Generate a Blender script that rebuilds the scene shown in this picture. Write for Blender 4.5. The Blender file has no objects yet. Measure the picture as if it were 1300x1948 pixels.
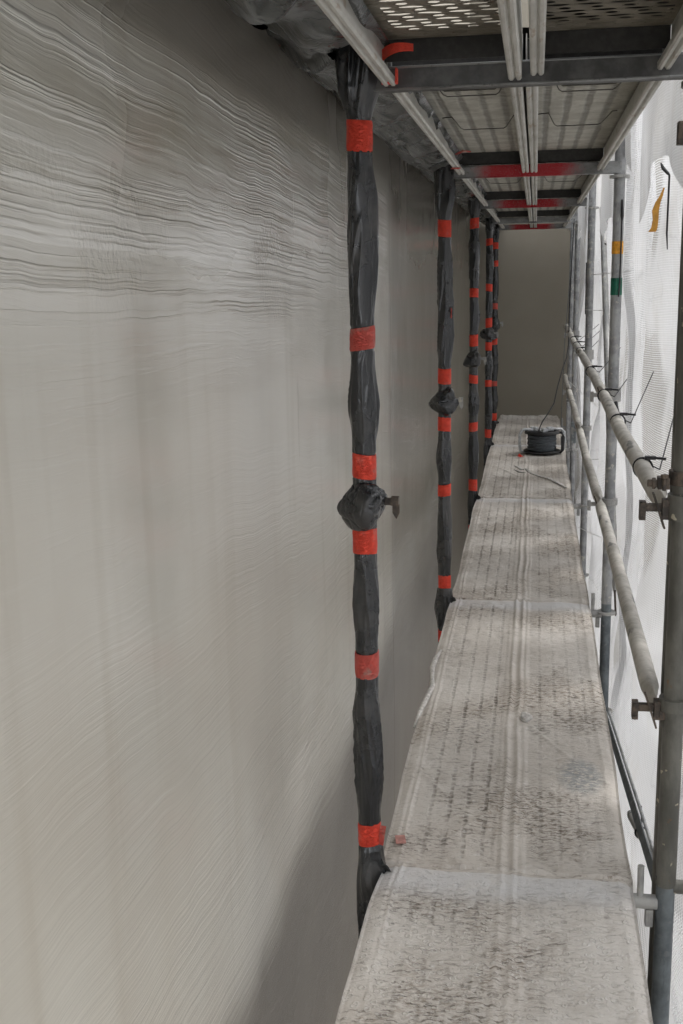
import bpy, math, random
import numpy as np
from mathutils import Vector, Matrix, noise as mn

# ------------------------------------------------------------------ camera, world, sun, exposure
S = bpy.context.scene
C = S.collection
F, PITCH, YAW, ROLL = 2139.23, .2080, -.1717, -.0188
CAM = Vector((.4153, -2.7402, 1.5598))
fw = Vector((math.sin(YAW) * math.cos(PITCH), math.cos(YAW) * math.cos(PITCH), -math.sin(PITCH)))
rt = Vector((math.cos(YAW), -math.sin(YAW), 0))
up = rt.cross(fw)
r2 = rt * math.cos(ROLL) + up * math.sin(ROLL)
u2 = -rt * math.sin(ROLL) + up * math.cos(ROLL)
cd = bpy.data.cameras.new('camera')
cam = bpy.data.objects.new('camera', cd)
C.objects.link(cam)
cam.matrix_world = Matrix(((r2.x, u2.x, -fw.x, CAM.x), (r2.y, u2.y, -fw.y, CAM.y), (r2.z, u2.z, -fw.z, CAM.z), (0, 0, 0, 1)))
cd.sensor_fit = 'VERTICAL'
cd.sensor_height = 24
cd.lens = F / 1948 * 24
cd.clip_start = .05
cd.clip_end = 2000
S.camera = cam

SUN_EL, SUN_AZ = math.radians(52), math.radians(70)   # azimuth clockwise from +Y
w = bpy.data.worlds.new('World'); S.world = w; w.use_nodes = True
wn = w.node_tree.nodes; wl = w.node_tree.links
sky = wn.new('ShaderNodeTexSky'); sky.sky_type = 'NISHITA'; sky.sun_disc = False
sky.sun_elevation = SUN_EL; sky.sun_rotation = SUN_AZ
sky.dust_density = 4; sky.air_density = 1.0
hs = wn.new('ShaderNodeHueSaturation'); hs.inputs['Saturation'].default_value = .16
wl.new(sky.outputs[0], hs.inputs['Color'])
mxs = wn.new('ShaderNodeMix'); mxs.data_type = 'RGBA'; mxs.inputs[0].default_value = .65
wl.new(hs.outputs[0], mxs.inputs[6]); mxs.inputs[7].default_value = (9.0, 9.3, 9.8, 1)     # even cloud layer
wl.new(mxs.outputs[2], wn['Background'].inputs[0])
wn['Background'].inputs[1].default_value = .15
sd = bpy.data.lights.new('sun', 'SUN'); sd.energy = 1.5; sd.angle = math.radians(20); sd.color = (1, .97, .93)
so = bpy.data.objects.new('sun', sd); C.objects.link(so)
sv = Vector((math.sin(SUN_AZ) * math.cos(SUN_EL), math.cos(SUN_AZ) * math.cos(SUN_EL), math.sin(SUN_EL)))
so.rotation_euler = sv.to_track_quat('Z', 'Y').to_euler()
S.view_settings.view_transform = 'Standard'; S.view_settings.look = 'None'
S.view_settings.gamma = 1
S.view_settings.exposure = 1.15
S.cycles.use_adaptive_sampling = True; S.cycles.adaptive_threshold = .03; S.cycles.adaptive_min_samples = 32
S.cycles.max_bounces = 10; S.cycles.diffuse_bounces = 6; S.cycles.transparent_max_bounces = 12
S.cycles.transmission_bounces = 6; S.cycles.glossy_bounces = 4

# ------------------------------------------------------------------ shader helper
class NT:
    def __init__(s, name):
        s.m = bpy.data.materials.new(name); s.m.use_nodes = True
        s.t = s.m.node_tree; s.b = s.t.nodes['Principled BSDF']
        s.out = s.t.nodes['Material Output']
        s._p = None
    def n(s, ty, ins=None, **k):
        x = s.t.nodes.new(ty)
        for a, v in k.items(): setattr(x, a, v)
        for a, v in (ins or {}).items(): s.put(x.inputs[a], v)
        return x
    def put(s, sock, v):
        if isinstance(v, bpy.types.NodeSocket): s.t.links.new(v, sock)
        elif v is not None: sock.default_value = v
    def pos(s):
        if s._p is None: s._p = s.n('ShaderNodeNewGeometry').outputs['Position']
        return s._p
    def sep(s, v):
        x = s.n('ShaderNodeSeparateXYZ', {0: v}); return x.outputs
    def comb(s, a, b, c=0.):
        return s.n('ShaderNodeCombineXYZ', {0: a, 1: b, 2: c}).outputs[0]
    def ma(s, op, a, b=None, c=None, clamp=False):
        x = s.n('ShaderNodeMath', operation=op, use_clamp=clamp); s.put(x.inputs[0], a)
        if b is not None: s.put(x.inputs[1], b)
        if c is not None: s.put(x.inputs[2], c)
        return x.outputs[0]
    def map(s, v, sc=(1, 1, 1), loc=(0, 0, 0), rot=(0, 0, 0)):
        return s.n('ShaderNodeMapping', {'Vector': v, 'Scale': sc, 'Location': loc, 'Rotation': rot}).outputs[0]
    def noise(s, v, sc=1., d=3., r=.5, dist=0., col=False):
        x = s.n('ShaderNodeTexNoise', {'Vector': v, 'Scale': sc, 'Detail': d, 'Roughness': r, 'Distortion': dist})
        return x.outputs['Color' if col else 'Fac']
    def ss(s, v, lo, hi, a=0., b=1.):
        x = s.n('ShaderNodeMapRange', {0: v, 1: lo, 2: hi, 3: a, 4: b}, interpolation_type='SMOOTHSTEP'); return x.outputs[0]
    def lin(s, v, lo, hi, a=0., b=1.):
        x = s.n('ShaderNodeMapRange', {0: v, 1: lo, 2: hi, 3: a, 4: b}); return x.outputs[0]
    def mix(s, f, a, b, mode='MIX'):
        x = s.n('ShaderNodeMix', data_type='RGBA', blend_type=mode)
        s.put(x.inputs[0], f)
        for i, v in ((6, a), (7, b)):
            if isinstance(v, tuple) and len(v) == 3: v = v + (1,)
            s.put(x.inputs[i], v)
        return x.outputs[2]
    def bump(s, h, dist, strength=1., nrm=None):
        x = s.n('ShaderNodeBump', {'Height': h, 'Distance': dist, 'Strength': strength})
        if nrm: s.put(x.inputs['Normal'], nrm)
        return x.outputs[0]
    def fin(s, col=None, rough=None, metal=None, nrm=None, **k):
        for nm, v in (('Base Color', col), ('Roughness', rough), ('Metallic', metal), ('Normal', nrm)):
            if isinstance(v, tuple) and len(v) == 3: v = v + (1,)
            if v is not None: s.put(s.b.inputs[nm], v)
        for a, v in k.items(): s.put(s.b.inputs[a.replace('_', ' ')], v)
        return s.m

def mat_wall():
    n = NT('wet_coating'); p = n.pos(); o = n.sep(p); y, z = o[1], o[2]
    wob = n.noise(n.comb(0, n.ma('MULTIPLY', y, 1.7), n.ma('MULTIPLY', z, 1.0)), 1., 3., .45)
    wob2 = n.noise(n.comb(3, n.ma('MULTIPLY', y, 9.), n.ma('MULTIPLY', z, 7.)), 1., 2., .5)
    ph = n.ma('ADD', z, n.ma('MULTIPLY', wob, .05)); ph = n.ma('ADD', ph, n.ma('MULTIPLY', wob2, .007))
    ph = n.ma('ADD', ph, n.ma('MULTIPLY', y, .035))
    ridge = n.noise(n.comb(5, n.ma('MULTIPLY', y, .55), n.ma('MULTIPLY', ph, 100.)), 1., 3., .5)
    ridge = n.ma('ADD', n.ss(ridge, .46, .66), n.ma('MULTIPLY', ridge, .5))
    amp = n.noise(n.comb(9, n.ma('MULTIPLY', y, 1.1), n.ma('MULTIPLY', ph, 7.)), 1., 2., .5)
    band = n.ma('MULTIPLY', n.ss(z, 1.28, 1.58), n.ss(z, 2.05, 1.93))
    band = n.ma('MULTIPLY', band, n.ss(y, 2.75, 2.55))
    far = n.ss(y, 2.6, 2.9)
    a1 = n.ma('MULTIPLY', n.ss(amp, .36, .60, .14, 1.), n.ma('MULTIPLY_ADD', band, .96, .04))
    h1 = n.ma('MULTIPLY', ridge, a1)
    # finer comb strokes everywhere, falling slightly away from the viewer
    ph2 = n.ma('ADD', z, n.ma('MULTIPLY', y, .10)); ph2 = n.ma('ADD', ph2, n.ma('MULTIPLY', wob, .10))
    st = n.noise(n.comb(1, n.ma('MULTIPLY', y, .45), n.ma('MULTIPLY', ph2, 85.)), 1., 4., .68)
    stm = n.noise(n.comb(2, n.ma('MULTIPLY', y, 1.6), n.ma('MULTIPLY', z, 2.6)), 1., 3., .5)
    lowb = n.ss(z, 1.1, .2, .4, 1.)
    h2 = n.ma('MULTIPLY', n.ma('MULTIPLY', st, n.ss(z, .7, -.1, .8, 1.8)), n.ma('MULTIPLY', n.ss(stm, .34, .60, .45, 1.1), n.ma('MULTIPLY', lowb, n.ma('SUBTRACT', 1., n.ma('MULTIPLY', far, .6)))))
    # vertical streaks beyond the board joint
    vs = n.noise(n.comb(7, n.ma('MULTIPLY', y, 26.), n.ma('MULTIPLY', z, 1.3)), 1., 3., .6)
    h3 = n.ma('MULTIPLY', vs, n.ma('MULTIPLY_ADD', far, .45, .05))
    # roller crumbs
    cr = n.noise(p, 75., 2., .5)
    crm = n.ma('MULTIPLY', n.ss(n.noise(n.comb(4, n.ma('MULTIPLY', y, 1.8), n.ma('MULTIPLY', z, 3.2)), 1., 3.), .52, .64), n.ma('MULTIPLY', n.ss(z, 1.3, 1.5), n.ss(z, 1.8, 1.62)))
    # vertical board joints telegraphing through
    j = 0
    for yy in (.55, 1.62, 2.76):
        d = n.ma('ABSOLUTE', n.ma('ADD', n.ma('SUBTRACT', y, yy), n.ma('MULTIPLY_ADD', n.noise(n.comb(yy * 7, n.ma('MULTIPLY', z, 3.), 0), 1., 2.), .02, -.01)))
        g = n.ss(d, .010 if yy > 2 else .0035, 0., 0., 1. if yy > 2 else .35)
        if yy < 2: g = n.ma('MULTIPLY', g, n.ss(n.noise(n.comb(yy * 3, n.ma('MULTIPLY', z, 2.2), 4.), 1., 3.), .47, .58))
        j = g if j == 0 else n.ma('MAXIMUM', j, g)
    nr = n.bump(h1, .0015)
    nr = n.bump(h2, .0036, 1., nr)
    nr = n.bump(h3, .0025, 1., nr)
    nr = n.bump(n.ma('MULTIPLY', cr, crm), .0022, 1., nr)
    nr = n.bump(j, -.005, 1., nr)
    n.put(n.b.inputs['Coat Normal'], nr)
    big = n.noise(n.comb(0, n.ma('MULTIPLY', y, 1.3), n.ma('MULTIPLY', z, .8)), 1., 4., .55)
    vst = n.noise(n.comb(8, n.ma('MULTIPLY', y, 9.), n.ma('MULTIPLY', z, .35)), 1., 3., .5)
    col = n.mix(n.ss(big, .35, .68), (.54, .503, .430), (.60, .580, .515))
    col = n.mix(n.ss(vst, .52, .7, 0., .35), col, (.45, .405, .325))
    col = n.mix(n.ma('MULTIPLY', n.ss(amp, .6, .42), n.ma('MULTIPLY', band, .4)), col, (.38, .355, .27))
    col = n.mix(n.ma('MULTIPLY', j, .5), col, (.16, .15, .13))
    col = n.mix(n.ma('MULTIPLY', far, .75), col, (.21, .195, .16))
    # glare along the upper ridges, painted in as a paler base colour
    glare = n.ma('MULTIPLY', n.ma('MULTIPLY', n.ss(z, 1.38, 1.62), n.ss(z, 1.99, 1.86)), n.ss(y, 2.74, 2.6))
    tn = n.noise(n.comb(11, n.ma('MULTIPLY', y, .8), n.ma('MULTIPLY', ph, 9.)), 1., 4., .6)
    col = n.mix(n.ma('MULTIPLY', glare, n.ma('MULTIPLY', n.ss(tn, .36, .56), n.ma('MULTIPLY_ADD', n.ss(ridge, .3, 1.2), .45, .5))), col, (.80, .785, .735))
    lt_ = n.noise(n.comb(12, n.ma('MULTIPLY', y, .5), n.ma('MULTIPLY', ph2, 60.)), 1., 4., .7)
    col = n.mix(n.ma('MULTIPLY', n.ss(lt_, .56, .70), n.ma('MULTIPLY', n.ss(stm, .45, .62), n.ma('MULTIPLY', lowb, .35))), col, (.76, .76, .72))
    # the coat stops where the applicator's reach ended: uncoated base above and below, with ragged stroke ends
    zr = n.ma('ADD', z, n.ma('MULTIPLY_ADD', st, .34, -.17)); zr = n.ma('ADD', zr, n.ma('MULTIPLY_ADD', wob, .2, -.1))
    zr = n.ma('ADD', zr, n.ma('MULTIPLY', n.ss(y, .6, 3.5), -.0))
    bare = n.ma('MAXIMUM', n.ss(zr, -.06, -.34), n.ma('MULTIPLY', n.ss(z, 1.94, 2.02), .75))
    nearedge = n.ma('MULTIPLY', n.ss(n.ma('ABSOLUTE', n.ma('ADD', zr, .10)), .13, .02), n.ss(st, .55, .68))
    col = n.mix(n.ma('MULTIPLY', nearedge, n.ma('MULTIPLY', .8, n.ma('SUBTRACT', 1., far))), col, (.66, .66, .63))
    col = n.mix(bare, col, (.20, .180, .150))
    n.put(n.b.inputs['Coat Weight'], n.ma('MULTIPLY_ADD', bare, -.6, .8))
    rg = n.ma('ADD', n.ss(z, 1.2, 1.75, .36, .27), n.ma('MULTIPLY_ADD', big, .12, -.06))
    return n.fin(col, rg, 0., nr, Specular_IOR_Level=.5, Coat_Roughness=.11)

def mat_endwall():
    n = NT('rough_render'); p = n.pos()
    a = n.noise(p, 3., 4.); b = n.noise(p, 160., 3.)
    col = n.mix(a, (.235, .212, .17), (.285, .26, .212))
    return n.fin(col, .9, 0., n.bump(b, .0025))

def mat_plastic(name='dark_plastic_film', base=(.011, .013, .016), dusty=.34):
    n = NT(name); p = n.pos()
    d = n.noise(p, 5., 5., .6); d2 = n.noise(p, 55., 4., .65)
    f = n.ma('MULTIPLY', n.ss(d, .48, .72), n.ss(d2, .3, .6, .35, 1.))
    col = n.mix(n.ma('MULTIPLY', f, dusty), base, (.20, .185, .165))
    cz = n.noise(n.map(p, (5, 5, 1.6)), 3., 2., .5, .8)
    cre = n.ma('ABSOLUTE', n.ma('SUBTRACT', cz, .5))
    nr = n.bump(n.ss(cre, 0., .05), .0009)
    nr = n.bump(d2, .0003, 1., nr)
    return n.fin(col, n.ma('MULTIPLY_ADD', f, .4, .24), 0., nr, Specular_IOR_Level=.8)

def mat_tape(name='orange_tape', base=(.92, .072, .034), dusty=.30):
    n = NT(name); p = n.pos()
    d = n.noise(p, 22., 4., .6)
    col = n.mix(n.ss(n.noise(p, 60., 3.), .35, .7, 0., .35), base, (.60, .022, .012))
    col = n.mix(n.ss(d, .5, .75, 0., dusty), col, (.42, .33, .28))
    wr = n.noise(n.map(p, (1, 1, 2.2)), 70., 3., .6)
    return n.fin(col, .55, 0., n.bump(n.ss(n.ma('ABSOLUTE', n.ma('SUBTRACT', wr, .5)), 0., .07), .0022))

def mat_galv(name='galvanised_steel', base=(.37, .375, .375), dark=(.225, .23, .235), splash=.35, metal=.35, splash_col=(.50, .47, .41)):
    n = NT(name); p = n.pos()
    a = n.noise(p, 14., 4., .6); b = n.noise(n.map(p, (1, 1, .25)), 60., 4., .65)
    col = n.mix(n.ss(a, .35, .65), dark, base)
    col = n.mix(n.ss(b, .55, .75, 0., .45), col, tuple(c * .45 for c in dark))
    sp = n.noise(p, 34., 3., .55)
    spm = n.noise(p, 3.1, 3.)
    f = n.ma('MULTIPLY', n.ss(sp, .60, .645), n.ss(spm, .42, .6, .25, 1.))
    col = n.mix(n.ma('MULTIPLY', f, splash * 2, clamp=True), col, splash_col)
    nr = n.bump(n.noise(p, 110., 3.), .0006); nr = n.bump(f, .0008, 1., nr)
    return n.fin(col, n.ma('MULTIPLY_ADD', a, .25, .40), n.ma('MULTIPLY', n.ma('SUBTRACT', 1., f), metal), nr)

def mat_post():
    n = NT('stained_steel'); p = n.pos()
    a = n.noise(n.map(p, (1, 1, .4)), 12., 5., .65)
    col = n.mix(n.ss(a, .35, .7), (.085, .083, .072), (.175, .170, .148))
    rust = n.noise(p, 17., 4., .6)
    col = n.mix(n.ss(rust, .62, .72, 0., .8), col, (.23, .105, .04))
    sp = n.noise(p, 30., 2., .5); f = n.ss(sp, .69, .72)
    col = n.mix(n.ma('MULTIPLY', f, .85), col, (.50, .45, .34))
    f2 = n.ss(n.noise(n.map(p, (1, 1, .35)), 9., 2., .5),   .74, .77)
    col = n.mix(n.ma('MULTIPLY', f2, .8), col, (.42, .38, .28))
    return n.fin(col, .5, .25, n.bump(n.ma('ADD', f, n.ma('MULTIPLY', a, .4)), .0012))

def mat_rail():
    n = NT('plaster_dusted_tube'); p = n.pos()
    a = n.noise(p, 16., 5., .65); b = n.noise(p, 90., 3., .6)
    col = n.mix(n.ss(a, .32, .62), (.33, .315, .28), (.50, .48, .44))
    col = n.mix(n.ss(n.noise(n.map(p, (1, .35, 1)), 13., 3., .55), .62, .68, 0., .85), col, (.13, .135, .13))
    col = n.mix(n.ss(b, .58, .7, 0., .5), col, (.60, .57, .52))
    return n.fin(col, .62, .12, n.bump(n.ma('ADD', a, b), .001))

def mat_rust():
    n = NT('rusty_iron'); p = n.pos()
    a = n.noise(p, 40., 4., .65)
    return n.fin(n.mix(n.ss(a, .35, .65), (.05, .043, .038), (.135, .105, .080)), .65, .3, n.bump(a, .0015))

def mat_beam(name, red=False):
    n = NT(name); p = n.pos(); o = n.sep(p)
    a = n.noise(n.map(p, (.4, 1, 1)), 16., 5., .65); b = n.noise(p, 90., 4., .6)
    col = n.mix(n.ss(a, .3, .7), (.19, .192, .19), (.33, .335, .33))
    col = n.mix(n.ss(b, .56, .7, 0., .6), col, (.08, .075, .07))
    if red:
        e = n.noise(p, 30., 4., .7); x = n.ma('ADD', o[0], n.ma('MULTIPLY_ADD', e, .10, -.05))
        f = n.ma('MULTIPLY', n.ss(x, .11, .22), n.ss(x, .62, .50))
        sp = n.ss(n.noise(p, 220., 2.), .30, .55)
        f = n.ma('MULTIPLY', f, n.ma('MULTIPLY_ADD', sp, .35, .65))
        col = n.mix(f, col, (.45, .010, .020))
    return n.fin(col, .55, .25, n.bump(b, .0008))

def mat_profile():
    n = NT('plank_rail_steel'); p = n.pos()
    a = n.noise(n.map(p, (1, .3, 1)), 18., 5., .65)
    col = n.mix(n.ss(a, .3, .7), (.46, .45, .41), (.62, .61, .57))
    col = n.mix(n.ss(n.noise(n.map(p, (1, .3, 1)), 34., 3., .6), .6, .72, 0., .6), col, (.30, .20, .11))
    return n.fin(col, .5, .3, n.bump(a, .0008))

def mat_plank(slots=True):
    """perforated sheet: lens shaped slots (real see-through holes) in staggered rows"""
    n = NT('perforated_sheet' if slots else 'pressed_sheet'); p = n.pos(); o = n.sep(p); x, y = o[0], o[1]
    a = n.noise(p, 10., 5., .65)
    if slots:
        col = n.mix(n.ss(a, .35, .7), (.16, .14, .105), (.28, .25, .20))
        yr = n.ma('DIVIDE', y, .030); row = n.ma('FLOOR', yr)
        fy = n.ma('SUBTRACT', n.ma('SUBTRACT', yr, row), .5)
        par = n.ma('MODULO', n.ma('ABSOLUTE', row), 2.)
        par2 = n.ma('MODULO', n.ma('FLOOR', n.ma('DIVIDE', n.ma('ABSOLUTE', row), 2.)), 2.)
        xr = n.ma('ADD', n.ma('DIVIDE', x, .064), n.ma('MULTIPLY', par2, .5))
        xr = n.ma('ADD', xr, n.ma('MULTIPLY', par, .25))
        jx = n.noise(n.comb(row, n.ma('MULTIPLY', x, 20.), 0), 1., 1.)
        fx = n.ma('SUBTRACT', n.ma('FRACT', xr), .5)
        ex = n.ma('DIVIDE', fx, n.ma('MULTIPLY_ADD', par, -.20, .39)); ey = n.ma('DIVIDE', n.ma('ADD', fy, n.ma('MULTIPLY_ADD', jx, .5, -.25)), n.ma('MULTIPLY_ADD', par, .04, .27))
        r = n.ma('ADD', n.ma('MULTIPLY', ex, ex), n.ma('MULTIPLY', ey, ey))
        hole = n.ma('LESS_THAN', r, 1.)
        inx = n.ma('MULTIPLY', n.ma('GREATER_THAN', n.ma('FRACT', n.ma('DIVIDE', n.ma('SUBTRACT', x, .085), .325)), .04), n.ma('LESS_THAN', n.ma('FRACT', n.ma('DIVIDE', n.ma('SUBTRACT', x, .085), .325)), .84))
        hole = n.ma('MULTIPLY', hole, inx)
        hole = n.ma('MULTIPLY', hole, n.ma('LESS_THAN', y, -.13))
        rim = n.ss(r, 2.2, 1.)
        m = n.fin(col, .6, .2, n.bump(rim, .003))
        tr = n.n('ShaderNodeBsdfTransparent'); mx = n.n('ShaderNodeMixShader')
        n.put(mx.inputs[0], hole); n.put(mx.inputs[1], n.b.outputs[0]); n.put(mx.inputs[2], tr.outputs[0])
        n.put(n.out.inputs[0], mx.outputs[0])
        return m
    # four columns of pressed slots per plank, fine cross ripple
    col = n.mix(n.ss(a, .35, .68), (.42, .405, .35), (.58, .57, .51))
    rip = n.ma('SINE', n.ma('ADD', n.ma('MULTIPLY', y, 230.), n.ma('MULTIPLY', n.noise(p, 9., 2.), 5.)))
    fx = n.ma('FRACT', n.ma('DIVIDE', n.ma('SUBTRACT', x, .078), .0655))
    wob = n.noise(n.map(p, (1, .2, 1)), 40., 2.)
    c = n.ma('ABSOLUTE', n.ma('SUBTRACT', n.ma('ADD', fx, n.ma('MULTIPLY_ADD', wob, .2, -.1)), .5))
    line = n.ss(c, .24, .06)
    dash = n.ma('MULTIPLY', line, n.ss(rip, -.5, .6, .25, 1.))
    col = n.mix(n.ma('MULTIPLY', dash, .85), col, (.075, .07, .06))
    col = n.mix(n.ss(n.noise(p, 45., 3., .6), .55, .75, 0., .5), col, (.19, .17, .14))
    return n.fin(col, .6, .2, n.bump(n.ma('SUBTRACT', n.ma('MULTIPLY', rip, .35), line), .003))

def mat_cover():
    n = NT('dirty_protective_fleece'); p = n.pos(); o = n.sep(p); x, y = o[0], o[1]
    xy = n.comb(x, y, 0.)
    big = n.noise(xy, 2.1, 4., .6)
    mid = n.noise(xy, 7., 5., .65)
    # transverse dashes where the fleece is pressed into the slots below
    jit = n.noise(xy, 16., 3., .6)
    xx = n.ma('ADD', x, n.ma('MULTIPLY_ADD', jit, .016, -.008)); yy = n.ma('ADD', y, n.ma('MULTIPLY_ADD', jit, .04, -.02))
    fl = n.noise(n.comb(n.ma('MULTIPLY', xx, 30.), n.ma('MULTIPLY', yy, 92.), 1.), 1., 4., .68)
    fl2 = n.noise(n.comb(n.ma('MULTIPLY', xx, 38.), n.ma('MULTIPLY', yy, 120.), 5.), 1., 4., .72)
    flecks = n.ss(fl, .54, .64)
    fx = n.ma('ABSOLUTE', n.ma('SUBTRACT', n.ma('FRACT', n.ma('DIVIDE', n.ma('SUBTRACT', xx, .052), .0535)), .5))
    line = n.ss(fx, .17, .03)
    fyy = n.ma('ABSOLUTE', n.ma('SUBTRACT', n.ma('FRACT', n.ma('DIVIDE', yy, .030)), .5))
    cells = n.ma('MULTIPLY', line, n.ss(fyy, .42, .18, .25, 1.))
    inpl = n.ma('MULTIPLY', n.ss(x, .07, .09), n.ma('SUBTRACT', 1., n.ma('MULTIPLY', n.ss(x, .315, .33), n.ss(x, .42, .40))))
    inpl = n.ma('MULTIPLY', inpl, n.ss(x, .665, .63, 0., 1.))
    # no pressing over the cross tubes
    yf = n.ma('FRACT', n.ma('DIVIDE', n.ma('ADD', y, 25.471), 2.5471))
    nt = n.ma('MULTIPLY', n.ss(yf, 0.01, .05), n.ss(yf, .985, .955))
    nt = n.ma('MULTIPLY_ADD', n.ma('MAXIMUM', n.ma('SUBTRACT', nt, 0.), 0.), .9, .1)
    press = n.ma('MULTIPLY', inpl, nt)
    dirtm = n.ss(n.noise(n.comb(n.ma('MULTIPLY', x, 2.2), n.ma('MULTIPLY', y, 1.9), 3.), 1., 5., .62), .43, .62)
    lf = n.ss(x, .50, .34, .45, 1.)
    cells = n.ma('MULTIPLY', cells, n.ss(n.noise(n.comb(n.ma('MULTIPLY', x, 14.), n.ma('MULTIPLY', y, 11.), 7.), 1., 3., .6), .34, .56, .15, 1.))
    cells = n.ma('MULTIPLY', cells, n.ss(y, -.35, .1, .45, 1.))
    dash = n.ma('MULTIPLY', press, n.ma('MULTIPLY', cells, n.ma('MULTIPLY', lf, n.ma('MULTIPLY_ADD', dirtm, .60, .45))))
    flk = n.ma('MULTIPLY', flecks, n.ma('MULTIPLY_ADD', dirtm, .80, .24))
    col = n.mix(n.ss(big, .35, .65), (.565, .525, .478), (.66, .625, .582))
    col = n.mix(n.ss(mid, .50, .74, 0., .38), col, (.40, .362, .318))
    col = n.mix(n.ma('MULTIPLY', dirtm, n.ss(fl2, .44, .62, .14, .80)), col, (.25, .20, .15))
    col = n.mix(n.ma('MULTIPLY', dash, .78), col, (.14, .12, .10))
    col = n.mix(n.ma('MULTIPLY', flk, .85), col, (.115, .095, .072))
    lt = n.noise(xy, 30., 5., .7)
    col = n.mix(n.ss(lt, .57, .72, 0., .65), col, (.72, .70, .675))
    # black scuffs near the second post foot and a grey blot
    def blot(cx, cy, rx, ry, c, k, th=.46):
        nonlocal col
        dx = n.ma('DIVIDE', n.ma('SUBTRACT', x, cx), rx); dy = n.ma('DIVIDE', n.ma('SUBTRACT', y, cy), ry)
        r = n.ma('ADD', n.ma('MULTIPLY', dx, dx), n.ma('MULTIPLY', dy, dy))
        f = n.ma('MULTIPLY', n.ss(r, 1., .15), n.ss(fl2, th, th + .12))
        col = n.mix(n.ma('MULTIPLY', f, k), col, c)
    blot(.13, .13, .10, .10, (.10, .085, .07), .7, .52); blot(.10, -.20, .10, .13, (.10, .09, .08), .7, .54)
    blot(.58, .62, .085, .16, (.22, .24, .25), .75, .40); blot(.46, .42, .10, .16, (.16, .13, .10), .7, .50); blot(.54, .24, .16, .05, (.15, .12, .09), .7, .48); blot(.45, .16, .05, .10, (.2, .17, .14), .6)
    blot(.60, 1.05, .09, .12, (.15, .12, .09), .7); blot(.45, .98, .05, .06, (.12, .1, .07), .7); blot(.20, .95, .14, .2, (.12, .11, .1), .7, .5)
    seamz = n.ma('MULTIPLY', n.ss(yf, .93, .975), n.ss(mid, .3, .6, .5, 1.))
    col = n.mix(n.ma('MULTIPLY', seamz, .75), col, (.66, .66, .665))
    vor = n.n('ShaderNodeTexVoronoi', {'Vector': n.comb(x, n.ma('MULTIPLY', y, 1.), 0.), 'Scale': 46., 'Randomness': .8}).outputs['Distance']
    ring = n.ma('MULTIPLY', n.ss(n.ma('ABSOLUTE', n.ma('SUBTRACT', vor, .33)), .13, .0), n.ss(y, .1, -.25, .25, 1.))
    col = n.mix(n.ma('MULTIPLY', ring, n.ss(n.noise(xy, 6., 3.), .45, .65, 0., .35)), col, (.74, .72, .70))
    h = n.ma('SUBTRACT', n.ma('MULTIPLY', n.noise(xy, 110., 4., .7), .5), n.ma('MULTIPLY', dash, 1.2))
    h = n.ma('SUBTRACT', h, n.ma('MULTIPLY', flk, .35))
    h = n.ma('SUBTRACT', h, n.ma('MULTIPLY', n.ma('MULTIPLY', press, fl), 1.3))
    h = n.ma('ADD', h, n.ma('MULTIPLY', ring, .35))
    return n.fin(col, .85, 0., n.bump(h, .0045))

def mat_net(name, dense=False, tone=.70):
    """woven white net: square holes are see-through; where the weave is doubled they close up"""
    n = NT(name); uv = n.n('ShaderNodeTexCoord').outputs['UV']; o = n.sep(uv)
    cell = .0098
    fu = n.ma('ABSOLUTE', n.ma('SUBTRACT', n.ma('FRACT', n.ma('DIVIDE', o[0], cell)), .5))
    fv = n.ma('ABSOLUTE', n.ma('SUBTRACT', n.ma('FRACT', n.ma('DIVIDE', o[1], cell)), .5))
    hole = n.ma('MULTIPLY', n.ma('LESS_THAN', fu, .31), n.ma('LESS_THAN', fv, .34))
    big = n.noise(n.map(uv, (2.2, .8, 1)), 1., 2., .5)
    if dense: hole = n.ma('MULTIPLY', hole, .18)
    else: hole = n.ma('MULTIPLY', hole, n.ss(big, .50, .58, .16, 1.))
    grime = n.noise(n.map(uv, (9, 2.5, 1)), 1., 4., .6)
    hem = n.ss(n.ma('ABSOLUTE', n.ma('SUBTRACT', n.ma('FRACT', n.ma('DIVIDE', o[0], 1.37)), .5)), .012, .006, 0., .35)
    t = tone
    col = n.mix(n.ss(grime, .45, .75, 0., .5), (t, t * 1.003, t * 1.01), (t * .84, t * .82, t * .78))
    col = n.mix(hem, col, (t * .8, t * .8, t * .8))
    seam = n.noise(n.map(uv, (2.6, 1.1, 1)), 1., 2., .4, 1.4); cr_ = n.ss(n.ma('ABSOLUTE', n.ma('SUBTRACT', seam, .5)), .012, .0, 0., .3)
    col = n.mix(cr_, col, (t * .7, t * .71, t * .73))
    th = n.bump(n.ma('ADD', fu, fv), .0012)
    d = n.n('ShaderNodeBsdfDiffuse', {'Color': col, 'Normal': th}); tl = n.n('ShaderNodeBsdfTranslucent', {'Color': col, 'Normal': th})
    m1 = n.n('ShaderNodeMixShader', {0: .45}); n.put(m1.inputs[1], d.outputs[0]); n.put(m1.inputs[2], tl.outputs[0])
    tr = n.n('ShaderNodeBsdfTransparent'); m2 = n.n('ShaderNodeMixShader')
    n.put(m2.inputs[0], hole); n.put(m2.inputs[1], m1.outputs[0]); n.put(m2.inputs[2], tr.outputs[0])
    n.put(n.out.inputs[0], m2.outputs[0]); n.t.nodes.remove(n.b)
    return n.m

def mat_flat(name, col, rough=.6, metal=0., nz=60., k=.35):
    n = NT(name); p = n.pos(); a = n.noise(p, nz, 4., .6)
    c = n.mix(n.ss(a, .35, .7), tuple(v * (1 - k) for v in col), col)
    return n.fin(c, rough, metal, n.bump(a, .0006))

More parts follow.
